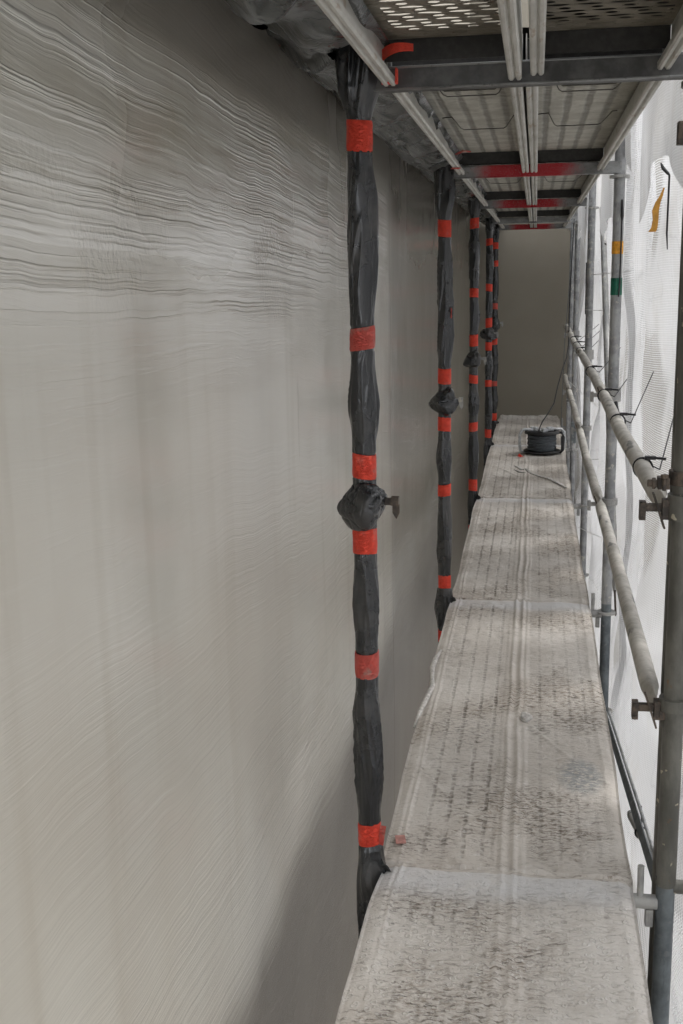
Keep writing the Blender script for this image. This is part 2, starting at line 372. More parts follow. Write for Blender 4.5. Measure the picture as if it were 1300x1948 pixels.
M = dict(faded=mat_flat('faded_pink_tape', (.60, .30, .26), .8), beam_dark=mat_flat('weathered_dark_beam', (.125, .125, .122), .5, .3, 24., .5), facade=mat_flat('grey_facade', (.30, .30, .31), .9, 0., .7), pane=mat_flat('window_glass', (.04, .05, .06), .12), roof=mat_flat('roof_tiles', (.14, .08, .06), .8), dark_steel=mat_flat('dark_steel', (.05, .048, .045), .6, .2), wire=mat_flat('dull_wire', (.16, .15, .13), .5, .3), wall=mat_wall(), endwall=mat_endwall(), film=mat_plastic(), film2=mat_plastic('black_sheeting_film', (.045, .052, .052), .45),
         tape=mat_tape(), tape_dusty=mat_tape('dusty_orange_tape', (.62, .10, .075), .95), galv=mat_galv(),
         galv_blue=mat_galv('worn_blue_grey_steel', (.19, .215, .225), (.115, .13, .14), .12),
         dusty_tube=mat_galv('dusty_galvanised_tube', (.40, .395, .375), (.27, .27, .265), .5, .2),
         post=mat_post(), rail=mat_rail(), rust=mat_rust(), beam=mat_beam('dark_beam_steel'), beam_red=mat_beam('red_sprayed_steel', True),
         profile=mat_profile(), slots=mat_plank(True), pressed=mat_plank(False), cover=mat_cover(),
         net=mat_net('white_netting'), net_dense=mat_net('doubled_white_netting', True, .70),
         black=mat_flat('black_plastic', (.018, .018, .02), .4), cable=mat_flat('grey_cable', (.10, .115, .13), .5),
         socket=mat_flat('grey_socket_lid', (.66, .68, .70), .4), white=mat_flat('white_cord', (.75, .74, .72), .7),
         ochre=mat_flat('ochre_tape', (.62, .30, .04), .6, 0., 30., .3), yellow=mat_flat('orange_sticker', (.85, .38, .03), .5),
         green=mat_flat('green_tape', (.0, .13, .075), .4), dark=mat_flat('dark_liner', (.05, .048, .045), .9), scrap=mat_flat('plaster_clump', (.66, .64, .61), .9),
         ground=mat_flat('paving', (.23, .20, .165), .9, 0., .8, .4))

# ------------------------------------------------------------------ mesh helpers
def vn(x, y, seed=0):
    """smooth 2-D value noise in -1..1 (numpy)"""
    x = np.asarray(x, float); y = np.asarray(y, float)
    xi = np.floor(x).astype(np.int64); yi = np.floor(y).astype(np.int64)
    fx = x - xi; fy = y - yi; fx = fx * fx * (3 - 2 * fx); fy = fy * fy * (3 - 2 * fy)
    def h(a, b):
        q = (a * 374761393 + b * 668265263 + seed * 974634541) & 0xffffffff
        q = ((q ^ (q >> 13)) * 1274126177) & 0xffffffff
        return ((q ^ (q >> 16)) & 0xffff) / 32767.5 - 1
    return (h(xi, yi) * (1 - fx) + h(xi + 1, yi) * fx) * (1 - fy) + (h(xi, yi + 1) * (1 - fx) + h(xi + 1, yi + 1) * fx) * fy
def fbm(x, y, seed=0, o=3, g=.5):
    r = 0; a = 1; x = np.asarray(x, float); y = np.asarray(y, float)
    for i in range(o): r = r + a * vn(x * 2 ** i, y * 2 ** i, seed + i * 17); a *= g
    return r

class MB:
    def __init__(s): s.v = []; s.f = []; s.uv = None
    def add(s, vs, fs):
        k = len(s.v); s.v += [tuple(v) for v in vs]; s.f += [tuple(i + k for i in f) for f in fs]; return s
    def box(s, x0, x1, y0, y1, z0, z1, rot=None, piv=None):
        vs = [Vector((x, y, z)) for x in (x0, x1) for y in (y0, y1) for z in (z0, z1)]
        if rot is not None:
            p = Vector(piv) if piv else Vector(((x0 + x1) / 2, (y0 + y1) / 2, (z0 + z1) / 2)); vs = [rot @ (v - p) + p for v in vs]
        return s.add(vs, [(0, 1, 3, 2), (4, 6, 7, 5), (0, 4, 5, 1), (2, 3, 7, 6), (0, 2, 6, 4), (1, 5, 7, 3)])
    def tube(s, pts, r, n=16, caps=True, flat=None):
        pts = [Vector(p) for p in pts]; R = r if isinstance(r, (list, tuple)) else [r] * len(pts)
        vs = []; a = None
        for i, p in enumerate(pts):
            t = (pts[min(i + 1, len(pts) - 1)] - pts[max(i - 1, 0)]).normalized()
            if a is None:
                a = Vector((0, 0, 1)) if abs(t.z) < .9 else Vector((1, 0, 0))
            a = (a - t * a.dot(t)).normalized(); b = t.cross(a)
            rr = R[i]; ra, rb = rr if isinstance(rr, tuple) else (rr, rr)
            for k in range(n):
                q = 2 * math.pi * k / n; vs.append(p + a * math.cos(q) * ra + b * math.sin(q) * rb)
        fs = [(i * n + k, i * n + (k + 1) % n, (i + 1) * n + (k + 1) % n, (i + 1) * n + k) for i in range(len(pts) - 1) for k in range(n)]
        if caps: fs += [tuple(range(n - 1, -1, -1)), tuple((len(pts) - 1) * n + k for k in range(n))]
        return s.add(vs, fs)
    def ring(s, c, r, h, t, n=24):
        """upright collar"""
        c = Vector(c); vs = []
        for rr, z in ((r, -h / 2), (r + t, -h / 2), (r + t, h / 2), (r, h / 2)):
            for k in range(n): q = 2 * math.pi * k / n; vs.append(c + Vector((math.cos(q) * rr, math.sin(q) * rr, z)))
        fs = [(a * n + k, a * n + (k + 1) % n, ((a + 1) % 4) * n + (k + 1) % n, ((a + 1) % 4) * n + k) for a in range(4) for k in range(n)]
        return s.add(vs, fs)
    def prism(s, poly, y0, y1):
        """closed xz outline swept along y"""
        n = len(poly); vs = [(x, y0, z) for x, z in poly] + [(x, y1, z) for x, z in poly]
        return s.add(vs, [(k, (k + 1) % n, n + (k + 1) % n, n + k) for k in range(n)] + [tuple(range(n - 1, -1, -1)), tuple(range(n, 2 * n))])
    def build(s, name, mat, parent=None, smooth=False, bevel=0., sub=0):
        off = Vector(parent.location) if parent is not None else Vector((0, 0, 0))
        if parent is not None and parent.parent is not None: off = off + parent.parent.location
        me = bpy.data.meshes.new(name)
        me.from_pydata([tuple(Vector(v) - off) for v in s.v], [], s.f)
        return finish(me, name, mat, parent, smooth, bevel)
def finish(me, name, mat, parent=None, smooth=False, bevel=0.):
    me.materials.append(mat if not isinstance(mat, str) else M[mat]); me.validate(); me.update()
    if smooth:
        me.shade_smooth()
        if smooth == 'auto':
            try: me.set_sharp_from_angle(angle=math.radians(35))
            except Exception: pass
    o = bpy.data.objects.new(name, me); C.objects.link(o)
    if parent is not None: o.parent = parent
    if bevel:
        b = o.modifiers.new('bevel', 'BEVEL'); b.width = bevel; b.segments = 2; b.limit_method = 'ANGLE'
    return o
def grid(name, P, mat, parent=None, uv=None, smooth=True, wrap=False):
    """P: (nu, nv, 3) array of world points"""
    nu, nv = P.shape[:2]; off = np.array(parent.location if parent is not None else (0, 0, 0))
    me = bpy.data.meshes.new(name)
    a = np.arange(nu * nv).reshape(nu, nv)
    if wrap: q = np.stack([a[:-1], np.roll(a, -1, 1)[:-1], np.roll(a, -1, 1)[1:], a[1:]], -1).reshape(-1, 4)
    else: q = np.stack([a[:-1, :-1], a[:-1, 1:], a[1:, 1:], a[1:, :-1]], -1).reshape(-1, 4)
    me.vertices.add(nu * nv); me.vertices.foreach_set('co', (P.reshape(-1, 3) - off).astype(np.float32).ravel())
    me.loops.add(q.size); me.loops.foreach_set('vertex_index', q.astype(np.int32).ravel())
    me.polygons.add(len(q)); me.polygons.foreach_set('loop_start', np.arange(0, q.size, 4, dtype=np.int32))
    me.update(calc_edges=True)
    if uv is not None:
        l = me.uv_layers.new(name='UVMap'); l.data.foreach_set('uv', uv.reshape(-1, 2)[q.ravel()].astype(np.float32).ravel())
    return finish(me, name, mat, parent, smooth)
def tag(o, label=None, cat=None, group=None, kind=None):
    for k, v in (('label', label), ('category', cat), ('group', group), ('kind', kind)):
        if v: o[k] = v
    return o
def thing(name, loc, label, cat, group=None):
    o = bpy.data.objects.new(name, None); C.objects.link(o); o.location = loc; o.empty_display_size = .1
    return tag(o, label, cat, group)
def dup(root, loc, label):
    r = root.copy(); C.objects.link(r); r.location = loc; r['label'] = label
    for ch in list(root.children):
        c = ch.copy(); C.objects.link(c); c.parent = r
        for g in ch.children:
            d = g.copy(); C.objects.link(d); d.parent = c
    return r

L = 2.5471
YS = [0, L, 2 * L, 3 * L, 9.15]
PX = .771                     # outer post line
NTH = ['nearest', 'second', 'third', 'fourth', 'farthest']
WX = -.28

# ------------------------------------------------------------------ setting
g = MB(); g.box(-60, 60, -60, 120, -7.2, -7); tag(g.build('ground', 'ground'), kind='structure')

# coated wall: a thick slab with a slightly uneven face
ys = np.linspace(-6, 9.62, 400); zs = np.linspace(-6.9, 2.6, 240)
Yg, Zg = np.meshgrid(ys, zs, indexing='ij')
Xg = WX + .0022 * fbm(Yg * 1.1, Zg * 1.6, 3) + .0012 * fbm(Yg * 4, Zg * 3, 8)
wt = thing('coated_wall', (WX, 1.8, -6.9), 'long beige building wall with glossy wet coating and horizontal drag ridges', 'wall')
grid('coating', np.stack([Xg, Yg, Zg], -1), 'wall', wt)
b = MB(); b.box(WX - .3, WX - .012, -6, 9.62, -6.9, 4.5); b.build('masonry', 'endwall', wt)
b = MB(); b.box(WX - .3, 2.4, 9.62, 9.9, -6.9, 4.5)
tag(b.build('end_wall', 'endwall'), 'dull brown rendered wall closing the far end of the walkway', 'wall')

# ------------------------------------------------------------------ fleece covers on the walked deck
def cover(y0, y1, seed, label, endlip=0.):
    ny = int((y1 - y0) / .009); ns = 150
    yy = np.linspace(y0, y1, ny)
    # across: hang on the left, round, top, round, hang on the right
    s = np.linspace(0, 1, ns)
    xl, xr, hang, rr = .028, .692, .085, .012
    Sg, Yg = np.meshgrid(s, yy, indexing='xy')
    tot = (xr - xl) + 2 * hang; d = Sg * tot
    e = fbm(Yg * 1.7, Yg * 0 + 1, seed) * .006
    er = fbm(Yg * 1.4, Yg * 0 + 5, seed) * .006
    X = np.clip(d - hang, 0, xr - xl) + xl
    Z = -np.maximum(hang - d, 0) - np.maximum(d - hang - (xr - xl), 0)
    # soften both corners
    for sgn, xe in ((-1, xl), (1, xr)):
        t = np.clip(1 - np.abs(X - xe) / .03, 0, 1) * (Z > -.0001); Z = Z - .010 * t * t
        X = X + np.where(Z < -.012, sgn * .006 * (1 + fbm(Yg * 5, Z * 9, seed + 3)), 0)
    k = np.clip((X - xl) / (xr - xl), 0, 1)
    X = X + e * (1 - k) + er * k
    top = np.clip((X - xl - .005) / .02, 0, 1) * np.clip((xr - .005 - X) / .02, 0, 1)
    wob = .0035 * vn(Yg * 3, Yg * 0, seed + 1) + .004 * vn(Yg * 1.1, Yg * 0, seed + 2)
    def rid(c, w_, h_): return h_ * np.exp(-((X - c - wob) / w_) ** 2)
    q = 1 + .5 * fbm(Yg * 2.5, X * 3, seed + 5)
    cm = .6 if y0 < -1 else 1.
    zz = (rid(.076, .004, .0055) + rid(.058, .004, .003) + cm * rid(.349, .006, .0075) + rid(.366, .004, -.002) + cm * rid(.383, .006, .007) + rid(.405, .004, .003) + rid(.655, .006, .0025)) * q
    zz += .0035 * fbm(X * 9, Yg * 5, seed + 9, 3) + .0011 * fbm(X * 45, Yg * 30, seed + 11, 2)
    # diagonal creases
    for i in range(9):
        rs = random.Random(seed * 31 + i); cx, cy, a, ln = rs.uniform(.1, .65), rs.uniform(y0, y1), rs.uniform(-1.2, 1.2), rs.uniform(.08, .25)
        u = (X - cx) * math.cos(a) + (Yg - cy) * math.sin(a); v = -(X - cx) * math.sin(a) + (Yg - cy) * math.cos(a)
        zz += .0045 * np.exp(-(v / .006) ** 2 - (u / ln) ** 2)
    # ends: the sheet climbs over the cross tube
    de = np.exp(-((Yg - y0 - .014) / .012) ** 2) * .005 * (1 + .6 * fbm(X * 14, Yg * 3, seed + 2)) - .006 * np.exp(-((Yg - y0 - .10) / .05) ** 2)
    df = -.006 * np.clip((Yg - (y1 - .03)) / .03, 0, 1) - .003 * np.exp(-((Yg - y1 + .12) / .05) ** 2)
    df = df - .026 * np.clip(1 - (Yg - y0) / .010, 0, 1) ** 2 * (y0 > -1)
    fold = np.clip(1 - (Yg - y0) / .35, 0, 1) ** 2
    zz += de + df + .005 * fold * fbm(X * 22 + Yg * 9, Yg * 4 + X * 8, seed + 21, 2)
    pull = np.clip(1 - (y1 - Yg) / .28, 0, 1) ** 2           # gathered round the post foot at the far end
    X = X + pull * (.020 if y0 < -1 else .008) * (1 - k) ** 3 - pull * .002 * k ** 6
    Z = Z + zz * top - .006 * pull * np.clip((k - .86) / .14, 0, 1) ** 2 - .005 * pull * np.clip((.1 - k) / .1, 0, 1) ** 2
    if endlip: Z = Z + np.clip((Yg - (y1 - .12)) / .05, 0, 1) * endlip * (1 + .3 * fbm(X * 12, Yg * 8, seed)) * top
    o = grid('deck_cover', np.stack([X, Yg, Z], -1), 'cover')
    return tag(o, label, 'protective sheet', 'dirty sheets over the scaffold deck')
cover(-2.9, .035, 3, 'nearest dirty white deck sheet with bubbly rings, at the bottom of the photo')
cover(.012, L + .03, 7, 'stained deck sheet between the first two wrapped posts, with grey blot and brown scuffs')
cover(L + .012, 2 * L + .03, 11, 'pale dusty deck sheet between the second and third dark wrapped posts')
cover(2 * L + .012, 3 * L + .03, 15, 'deck sheet that carries the black cable reel and the orange tape scrap')
cover(3 * L + .012, 9.60, 19, 'small farthest deck sheet turned up against the brown end wall', .03)
# clump of film bunched over the left edge
pts = [(.046, 1.79, .0), (.036, 1.68, .008), (.030, 1.55, .008), (.040, 1.42, .010), (.050, 1.34, .012), (.040, 1.22, .010), (.026, 1.10, .002), (.016, .98, -.012)]
b = MB(); b.tube(pts, [.004, .010, .011, .008, .010, .011, .009, .004], 10)
tag(b.build('bunched_film', 'scrap', smooth=True), 'twisted strip of pale film bunched on left deck edge beside the wall', 'film strip')
# rope of film lying across the third bay
P = [(.27, 6.42, .016), (.30, 6.36, .02), (.33, 6.24, .018), (.36, 6.28, .02), (.40, 6.10, .018), (.47, 5.96, .016), (.54, 5.86, .016), (.60, 5.68, .012), (.66, 5.5, .01)]
P = [(a, c, .006 + .002 * math.sin(c * 9)) for a, c, d in P]
b = MB(); b.tube(P, [(q * .7, q * 1.9) for q in (.005, .008, .009, .008, .009, .008, .01, .008, .004)], 10); b.tube([(.27, 6.25, .006), (.31, 6.15, .007), (.36, 6.12, .006)], [(.003, .006), (.005, .012), (.003, .006)], 10)
tag(b.build('film_strip', 'scrap', smooth=True), 'dusty twisted strip lying across the deck in front of the cable reel', 'film strip')

# steel planks of the walked deck, below the sheets
def profile(x0, s, top, lip=.03, dep=.102):
    t = .0028
    o = [(0, 0), (0, -dep), (.004, -dep - .004), (.010, -dep - .004), (.015, -dep + .003), (.020, -dep - .004), (.026, -dep - .004), (lip, -dep), (lip, -dep + .012)]
    inn = [(lip - t, -dep + .012), (lip - t, -dep + .002), (.024, -dep), (.021, -dep - .001), (.016, -dep + .006), (.013, -dep + .006), (.009, -dep - .001), (.006, -dep), (t, -dep + .003), (t, 0)]
    poly = [(x0 + s * a, top + c) for a, c in o + inn]
    return poly if s > 0 else poly[::-1]
def make_plank(x0, x1, y0, ln, top, label, sheetmat, wires, dep=.102, grp='steel planks of the deck overhead'):
    r = thing('deck_plank', (x0, y0, top), label, 'scaffold plank', grp)
    b = MB(); b.prism(profile(x0, 1, top, dep=dep), y0 + .035, y0 + ln - .035); b.build('side_rail', 'profile', r)
    b = MB(); b.prism(profile(x1, -1, top, dep=dep), y0 + .035, y0 + ln - .035); b.build('side_rail', 'profile', r)
    b = MB(); b.box(x0 + .003, x1 - .003, y0 + .03, y0 + ln - .03, top - .012, top - .0116); b.build('walking_sheet', sheetmat, r)
    for ye, sg in ((y0 + .036, -1), (y0 + ln - .036, 1)):
        b = MB(); b.box(x0 + .004, x1 - .004, ye - .0015, ye + .0015, top - .06, top - .0125); b.build('end_plate', 'dark_steel', r)
        for xh in (x0 + .012, x1 - .012):
            b = MB(); b.box(xh - .004, xh + .004, min(ye, ye + sg * .04), max(ye, ye + sg * .04), top - .034, top - .014)
            b.box(xh - .004, xh + .004, ye + sg * .040 - .003, ye + sg * .040 + .003, top - .112, top - .014)
            b.build('hook', 'beam', r, bevel=.001)
    for yw in wires:
        w1 = x1 - x0
        b = MB(); zz = top - .018
        pts = [(x0 + .03, yw, zz), (x0 + .20 * w1, yw - .02, zz), (x0 + .27 * w1, yw + .13, zz - .020), (x0 + .30 * w1, yw + .155, zz - .022), (x0 + .74 * w1, yw + .155, zz - .022), (x0 + .77 * w1, yw + .13, zz - .02), (x0 + .86 * w1, yw, zz), (x1 - .03, yw - .01, zz)]
        b.tube(pts, .0019, 8); b.build('stiffener_wire', 'wire', r, smooth=True)
    return r
TOP = 2.092
pa = make_plank(.062, .376, 0, L, TOP, 'left steel plank overhead just beyond the first cross beam, wire braces under it', 'pressed', [.50, 1.28])
pb = make_plank(.383, .700, 0, L, TOP, 'right steel plank overhead just beyond the first cross beam, beside the white netting', 'pressed', [.50, 1.28])
for j, wd in ((1, 'between the red second and red third cross beams'), (2, 'between the red third and grey fourth cross beams')):
    dup(pa, (.062, j * L, TOP), 'left steel plank overhead ' + wd); dup(pb, (.383, j * L, TOP), 'right steel plank overhead ' + wd)
make_plank(.062, .376, 3 * L, YS[4] - 3 * L, TOP, 'left plank of the short farthest bay overhead, before the end wall', 'pressed', [.4])
make_plank(.383, .700, 3 * L, YS[4] - 3 * L, TOP, 'right plank of the short farthest bay overhead, before the end wall', 'pressed', [.4])
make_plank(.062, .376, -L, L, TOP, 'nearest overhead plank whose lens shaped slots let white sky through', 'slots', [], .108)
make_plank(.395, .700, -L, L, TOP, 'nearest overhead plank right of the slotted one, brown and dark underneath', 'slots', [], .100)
# sheets lying on the upper deck keep the light out
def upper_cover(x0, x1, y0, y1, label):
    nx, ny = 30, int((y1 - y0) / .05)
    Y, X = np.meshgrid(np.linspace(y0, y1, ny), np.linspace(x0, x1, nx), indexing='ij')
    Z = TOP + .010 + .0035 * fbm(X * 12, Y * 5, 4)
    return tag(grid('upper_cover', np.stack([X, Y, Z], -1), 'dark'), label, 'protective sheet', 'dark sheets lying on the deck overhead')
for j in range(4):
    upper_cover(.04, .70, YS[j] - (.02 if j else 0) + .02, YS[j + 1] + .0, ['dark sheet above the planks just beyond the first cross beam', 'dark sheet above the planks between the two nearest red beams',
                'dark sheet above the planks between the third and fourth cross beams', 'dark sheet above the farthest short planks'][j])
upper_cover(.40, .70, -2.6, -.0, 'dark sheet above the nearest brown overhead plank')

# lower deck planks carrying the sheets (edges seen from the side)
for j in range(-1, 4):
    y0 = -2.9 if j < 0 else YS[j]; y1 = YS[j + 1]
    lab = ['first', 'second', 'third', 'fourth', 'last'][j + 1]
    for s_, x0 in (('left', .045), ('right', .37)):
        r = thing('deck_plank', (x0, y0, -.02), '%s plank hidden under the %s dusty deck sheet' % (s_, lab), 'scaffold plank', 'planks under the deck sheets')
        b = MB(); b.box(x0, x0 + .30, y0 + .04, y1 - .04, -.075, -.018); b.build('plank_body', 'galv_blue', r, bevel=.006)

# ------------------------------------------------------------------ cross beams overhead and at deck level
for j in range(5):
    y = YS[j]; z0, z1 = 1.974, 2.022
    red = j in (1, 2, 4)
    lab = ['dark grey steel cross beam nearest overhead, unpainted', 'second overhead cross beam, bright red spray in its middle', 'third overhead cross beam, duller red spray in its middle',
           'fourth overhead cross beam, plain pale grey', 'farthest small cross beam with a faint red middle'][j]
    r = thing('cross_beam', (.4, y, z0), lab, 'scaffold beam', 'cross beams under the deck overhead')
    b = MB(); x1 = PX - .005 if j == 0 else .775; m_ = 'beam_red' if red else ('beam_dark' if j == 0 else 'beam')
    b.box(.022, x1, y - .024, y - .020, z0, z1); b.box(.022, x1, y + .020, y + .024, z0, z1); b.box(.022, x1, y - .0205, y + .0205, z0 + .0005, z0 + .004)
    b.build('channel', m_, r, bevel=.0012)
    b = MB(); b.tube([(.022, y - .022, z1), (x1, y - .022, z1)], .0032, 8); b.tube([(.022, y - .023, z0 + .001), (x1, y - .023, z0 + .001)], .003, 8)
    b.build('flange_edge', m_ if j else 'beam', r, smooth=True)
    # deck-level transom with its toe-board pin
    lab = ['near the bottom right corner', 'level with the second bare post', 'level with the third bare post', 'level with the fourth bare post', 'before the end wall'][j]
    r = thing('deck_transom', (.4, y, -.06), 'grey tubular transom with upright pin at the deck edge, ' + lab, 'scaffold tube', 'transoms under the walked deck')
    b = MB(); b.tube([(.02, y, -.048), (PX - .02, y, -.048)], .019, 16); b.build('transom_tube', 'dusty_tube', r, smooth='auto')
    b = MB(); b.tube([(.708, y, -.06), (.708, y, .052)], .0085, 12); b.build('toe_board_pin', 'dusty_tube', r, smooth='auto')
    b = MB(); b.box(.722, .742, y - .012, y + .012, -.115, -.066); b.build('wedge', 'dusty_tube', r, bevel=.003)

# ------------------------------------------------------------------ posts wrapped in dark film along the wall
BANDS = [[(1.843, 1.914, 0), (1.38, 1.434, 1), (1.063, 1.124, 0), (.867, .932, 0), (.542, .608, 1), (.066, .128, 0)],
         [(1.721, 1.796, 0), (1.353, 1.40, 2), (1.053, 1.124, 0), (.827, .892, 0), (.518, .574, 0), (.059, .123, 0), (-.212, -.15, 0)],
         [(1.846, 1.915, 0), (1.391, 1.45, 0), (1.064, 1.143, 0), (.808, .866, 0), (.475, .538, 0), (.053, .136, 0), (-.255, -.19, 0)],
         [(1.79, 1.849, 0), (1.389, 1.454, 0), (1.067, 1.152, 0), (.864, .94, 0), (.53, .592, 0), (.065, .143, 0)],
         [(1.785, 1.848, 0), (1.612, 1.67, 0), (1.18, 1.24, 1), (.822, .882, 0), (.386, .441, 1), (.026, .11, 0)]]
KNOT = [.993, .965, .967, 1.006, 1.032]
WLAB = ['nearest dark film wrapped post with orange tape bands and knotted bulge, beside the wall', 'second dark wrapped post with round knot, left of the deck',
        'third dark wrapped post with orange bands, standing before the shaded wall', 'fourth slim wrapped post with orange bands, left of the cable reel',
        'farthest wrapped post, half hidden behind the fourth by the end wall']
def crumple(c, r, seed, nplanes=26, sc=(1, 1, 1), n1=64, n2=40):
    rs = random.Random(seed); pl = []
    for i in range(nplanes):
        d = Vector((rs.gauss(0, 1), rs.gauss(0, 1), rs.gauss(0, 1))).normalized(); pl.append((d, rs.uniform(.80, 1.08)))
    P = np.zeros((n2, n1, 3))
    for i in range(n2):
        th = math.pi * (i + .02) / (n2 - .96)
        for k in range(n1):
            q = 2 * math.pi * k / n1 + .3 * math.sin(th * 3)
            d = Vector((math.sin(th) * math.cos(q), math.sin(th) * math.sin(q), math.cos(th)))
            rad = (sum((max(d.dot(m_), 1e-3) / h) ** 13 for m_, h in pl if d.dot(m_) > .1) + 1.3 ** -13) ** (-1 / 13)
            nz = abs(mn.noise(d * 1.7 + Vector((seed, 0, 0)))) ; nz2 = abs(mn.noise(d * 3.2 + Vector((0, seed, 0))))
            rad *= 1 - .15 * max(0, .09 - nz) / .09 - .04 * max(0, .08 - nz2) / .08
            P[i, k] = (c[0] + d.x * r * rad * sc[0], c[1] + d.y * r * rad * sc[1], c[2] + d.z * r * rad * sc[2])
    return P
tag(grid('plaster_crumb', crumple((.408, 1.07, .010), .022, 5, 14, (1., 1.5, .5)), 'scrap', wrap=True), 'small dusty lump on the ridge of the stained deck sheet', 'plaster lump')
def wrapped(j):
    y = YS[j]; zb, zt = -1.1, 2.12
    bands = sorted(BANDS[j]); x0 = -.0
    r = thing('scaffold_post', (x0, y, zb), WLAB[j], 'scaffold post', 'dark wrapped posts along the wall')
    b = MB(); b.tube([(x0, y, zb), (x0, y, zt)], .02415, 16); b.build('steel_tube', 'galv', r, smooth='auto')
    zs = np.arange(zb + .05, zt, .006); n = 72
    th = np.arange(n) * 2 * math.pi / n
    cents = [(a + c) / 2 for a, c, k in bands if k != 2]
    T, Zg = np.meshgrid(th, zs)
    dist = np.full_like(Zg, 9.)
    for a, c, k in bands:
        if k != 2: dist = np.minimum(dist, np.maximum(np.maximum(a - Zg, Zg - c), 0))
    fr = np.clip(dist / .13, 0, 1); fr = fr * fr * (3 - 2 * fr)
    sd_ = j * 40 + 5
    kn = np.exp(-((Zg - KNOT[j]) / .05) ** 2)
    # limp film: wide flat folds between bands, tight pleats at the bands
    cx, cy = np.cos(T + .9 * np.sin(Zg * 2.1 + j)), np.sin(T + .9 * np.sin(Zg * 2.1 + j))
    a1 = fbm(cx * 1.3 + 7 + j, Zg * 2.6 + cy * 1.5, sd_, 1)
    cr = 1 - np.abs(vn(cx * 1.2 + Zg * 1.4, cy * 1.2 + Zg * 2.6, sd_ + 3)) * 2.4
    cr2 = 1 - np.abs(vn(cx * 1.9 - Zg * 3.2, cy * 1.9 + Zg * 4.4, sd_ + 9)) * 2.4
    pl = np.abs(np.sin(T * 4.5 + 3 * vn(Zg * 4, T * 0, sd_ + 4) + j)) ** .7
    near = np.exp(-(dist / .028) ** 2) * (dist > .0005)
    rad = .0283 + fr * (.0042 + .0032 * a1 + .0062 * np.clip(cr, 0, 1) ** 2.5 + .0042 * np.clip(cr2, 0, 1) ** 2.5) + near * .0035 * (pl - .45) 
    # top bunch under the deck, loose foot
    topb = np.clip((Zg - (bands[-1][1] + .005)) / .06, 0, 1)
    rad += topb * (.007 + .006 * np.clip(cr2, -.5, 1) + .004 * np.cos(2 * T + j))
    foot = np.exp(-((Zg + .03) / .10) ** 2); rad += foot * .008 * (1 + np.clip(cr, -1, 1))
    rad = np.where(dist < .0005, .0275, rad); rad *= 1 + .06 * np.cos(T - 1.0) * fr
    ox = .003 * vn(Zg * 3, Zg * 0, sd_ + 7) * fr; oy = .003 * vn(Zg * 3, Zg * 0 + 3, sd_ + 8) * fr
    P = np.stack([x0 + ox + rad * np.cos(T), y + oy + rad * np.sin(T), Zg], -1)
    grid('film_wrap', P, 'film', r, wrap=True)
    for a, c, k in bands:
        zz = np.linspace(a, c, 12); T2, Z2 = np.meshgrid(th, zz)
        slant = .004 * np.cos(T2 + j + a * 9)
        rr = .0304 + .0009 * np.clip(1 - np.abs(vn(np.cos(T2) * 3 + Z2 * 30, np.sin(T2) * 3 - Z2 * 22, int(a * 100) + j)) * 4, 0, 1) + .0010 * vn(np.cos(T2) * 2, np.sin(T2) * 2 + Z2 * 9, 3 + j) + .0006 * (np.sin(T2 * 1 + a * 20) > .8)
        if k == 2:
            T2 = T2 * .16 - .6; rr = rr + .006
        rr[0] -= .001; rr[-1] -= .001
        P2 = np.stack([x0 + rr * np.cos(T2), y + rr * np.sin(T2), Z2 + slant], -1)
        grid('tape_band', P2, 'tape' if k == 0 else 'tape_dusty', r, wrap=(k != 2))
        if j == 0 and a < .1:      # loose tape tail
            b = MB(); q = -.6
            b.box(x0 + .027, x0 + .043, y - .016, y - .0145, a + .004, c - .002, Matrix.Rotation(.15, 3, 'Y')); b.build('tape_tail', 'tape_dusty' if j == 0 else 'tape', r)
    # knotted bulge over the rosette and the wedge clamp that pokes out
    kz = KNOT[j]
    o = grid('knotted_film', crumple((x0 - .004, y - .012, kz - .003), .056, 11 + j * 3, 11, (1.05, .95, .95)), 'film', r, wrap=True)
    o2 = grid('knotted_film', crumple((x0 + .006, y - .022, kz + .024), .034, 31 + j * 3, 13, (1.05, .8, 1.25)), 'film', r, wrap=True)
    b = MB(); b.box(x0 + .02, x0 + .080, y - .009, y + .011, kz + .001, kz + .017)
    b.box(x0 + .066, x0 + .086, y - .011, y + .013, kz + .000, kz + .021)
    b.add([(x0 + .070, y - .003, kz + .003), (x0 + .088, y - .003, kz + .003), (x0 + .088, y - .003, kz - .020), (x0 + .080, y - .003, kz - .036), (x0 + .070, y - .003, kz - .020),
           (x0 + .070, y + .003, kz + .003), (x0 + .088, y + .003, kz + .003), (x0 + .088, y + .003, kz - .020), (x0 + .080, y + .003, kz - .036), (x0 + .070, y + .003, kz - .020)],
          [(0, 1, 2, 3, 4), (9, 8, 7, 6, 5), (0, 5, 6, 1), (1, 6, 7, 2), (2, 7, 8, 3), (3, 8, 9, 4), (4, 9, 5, 0)])
    b.build('wedge_clamp', 'rust' if j == 0 else 'dusty_tube', r, bevel=.0012)
    # film flap tied towards the deck at the foot
    b = MB(); pts = []
    P = np.zeros((14, 10, 3))
    for i in range(14):
        for k in range(10):
            u, v = i / 13, k / 9
            P[i, k] = (x0 + .012 + u * .055 + .006 * math.sin(v * 9 + u * 4), y - .026 + .02 * v + .006 * math.sin(u * 7 + v * 5), .05 - u * .05 - v * (.085 - .05 * u) + .005 * math.sin(u * 11 + v * 7))
    grid('film_flap', P, 'film', r)
    return r
for j in range(5): wrapped(j)

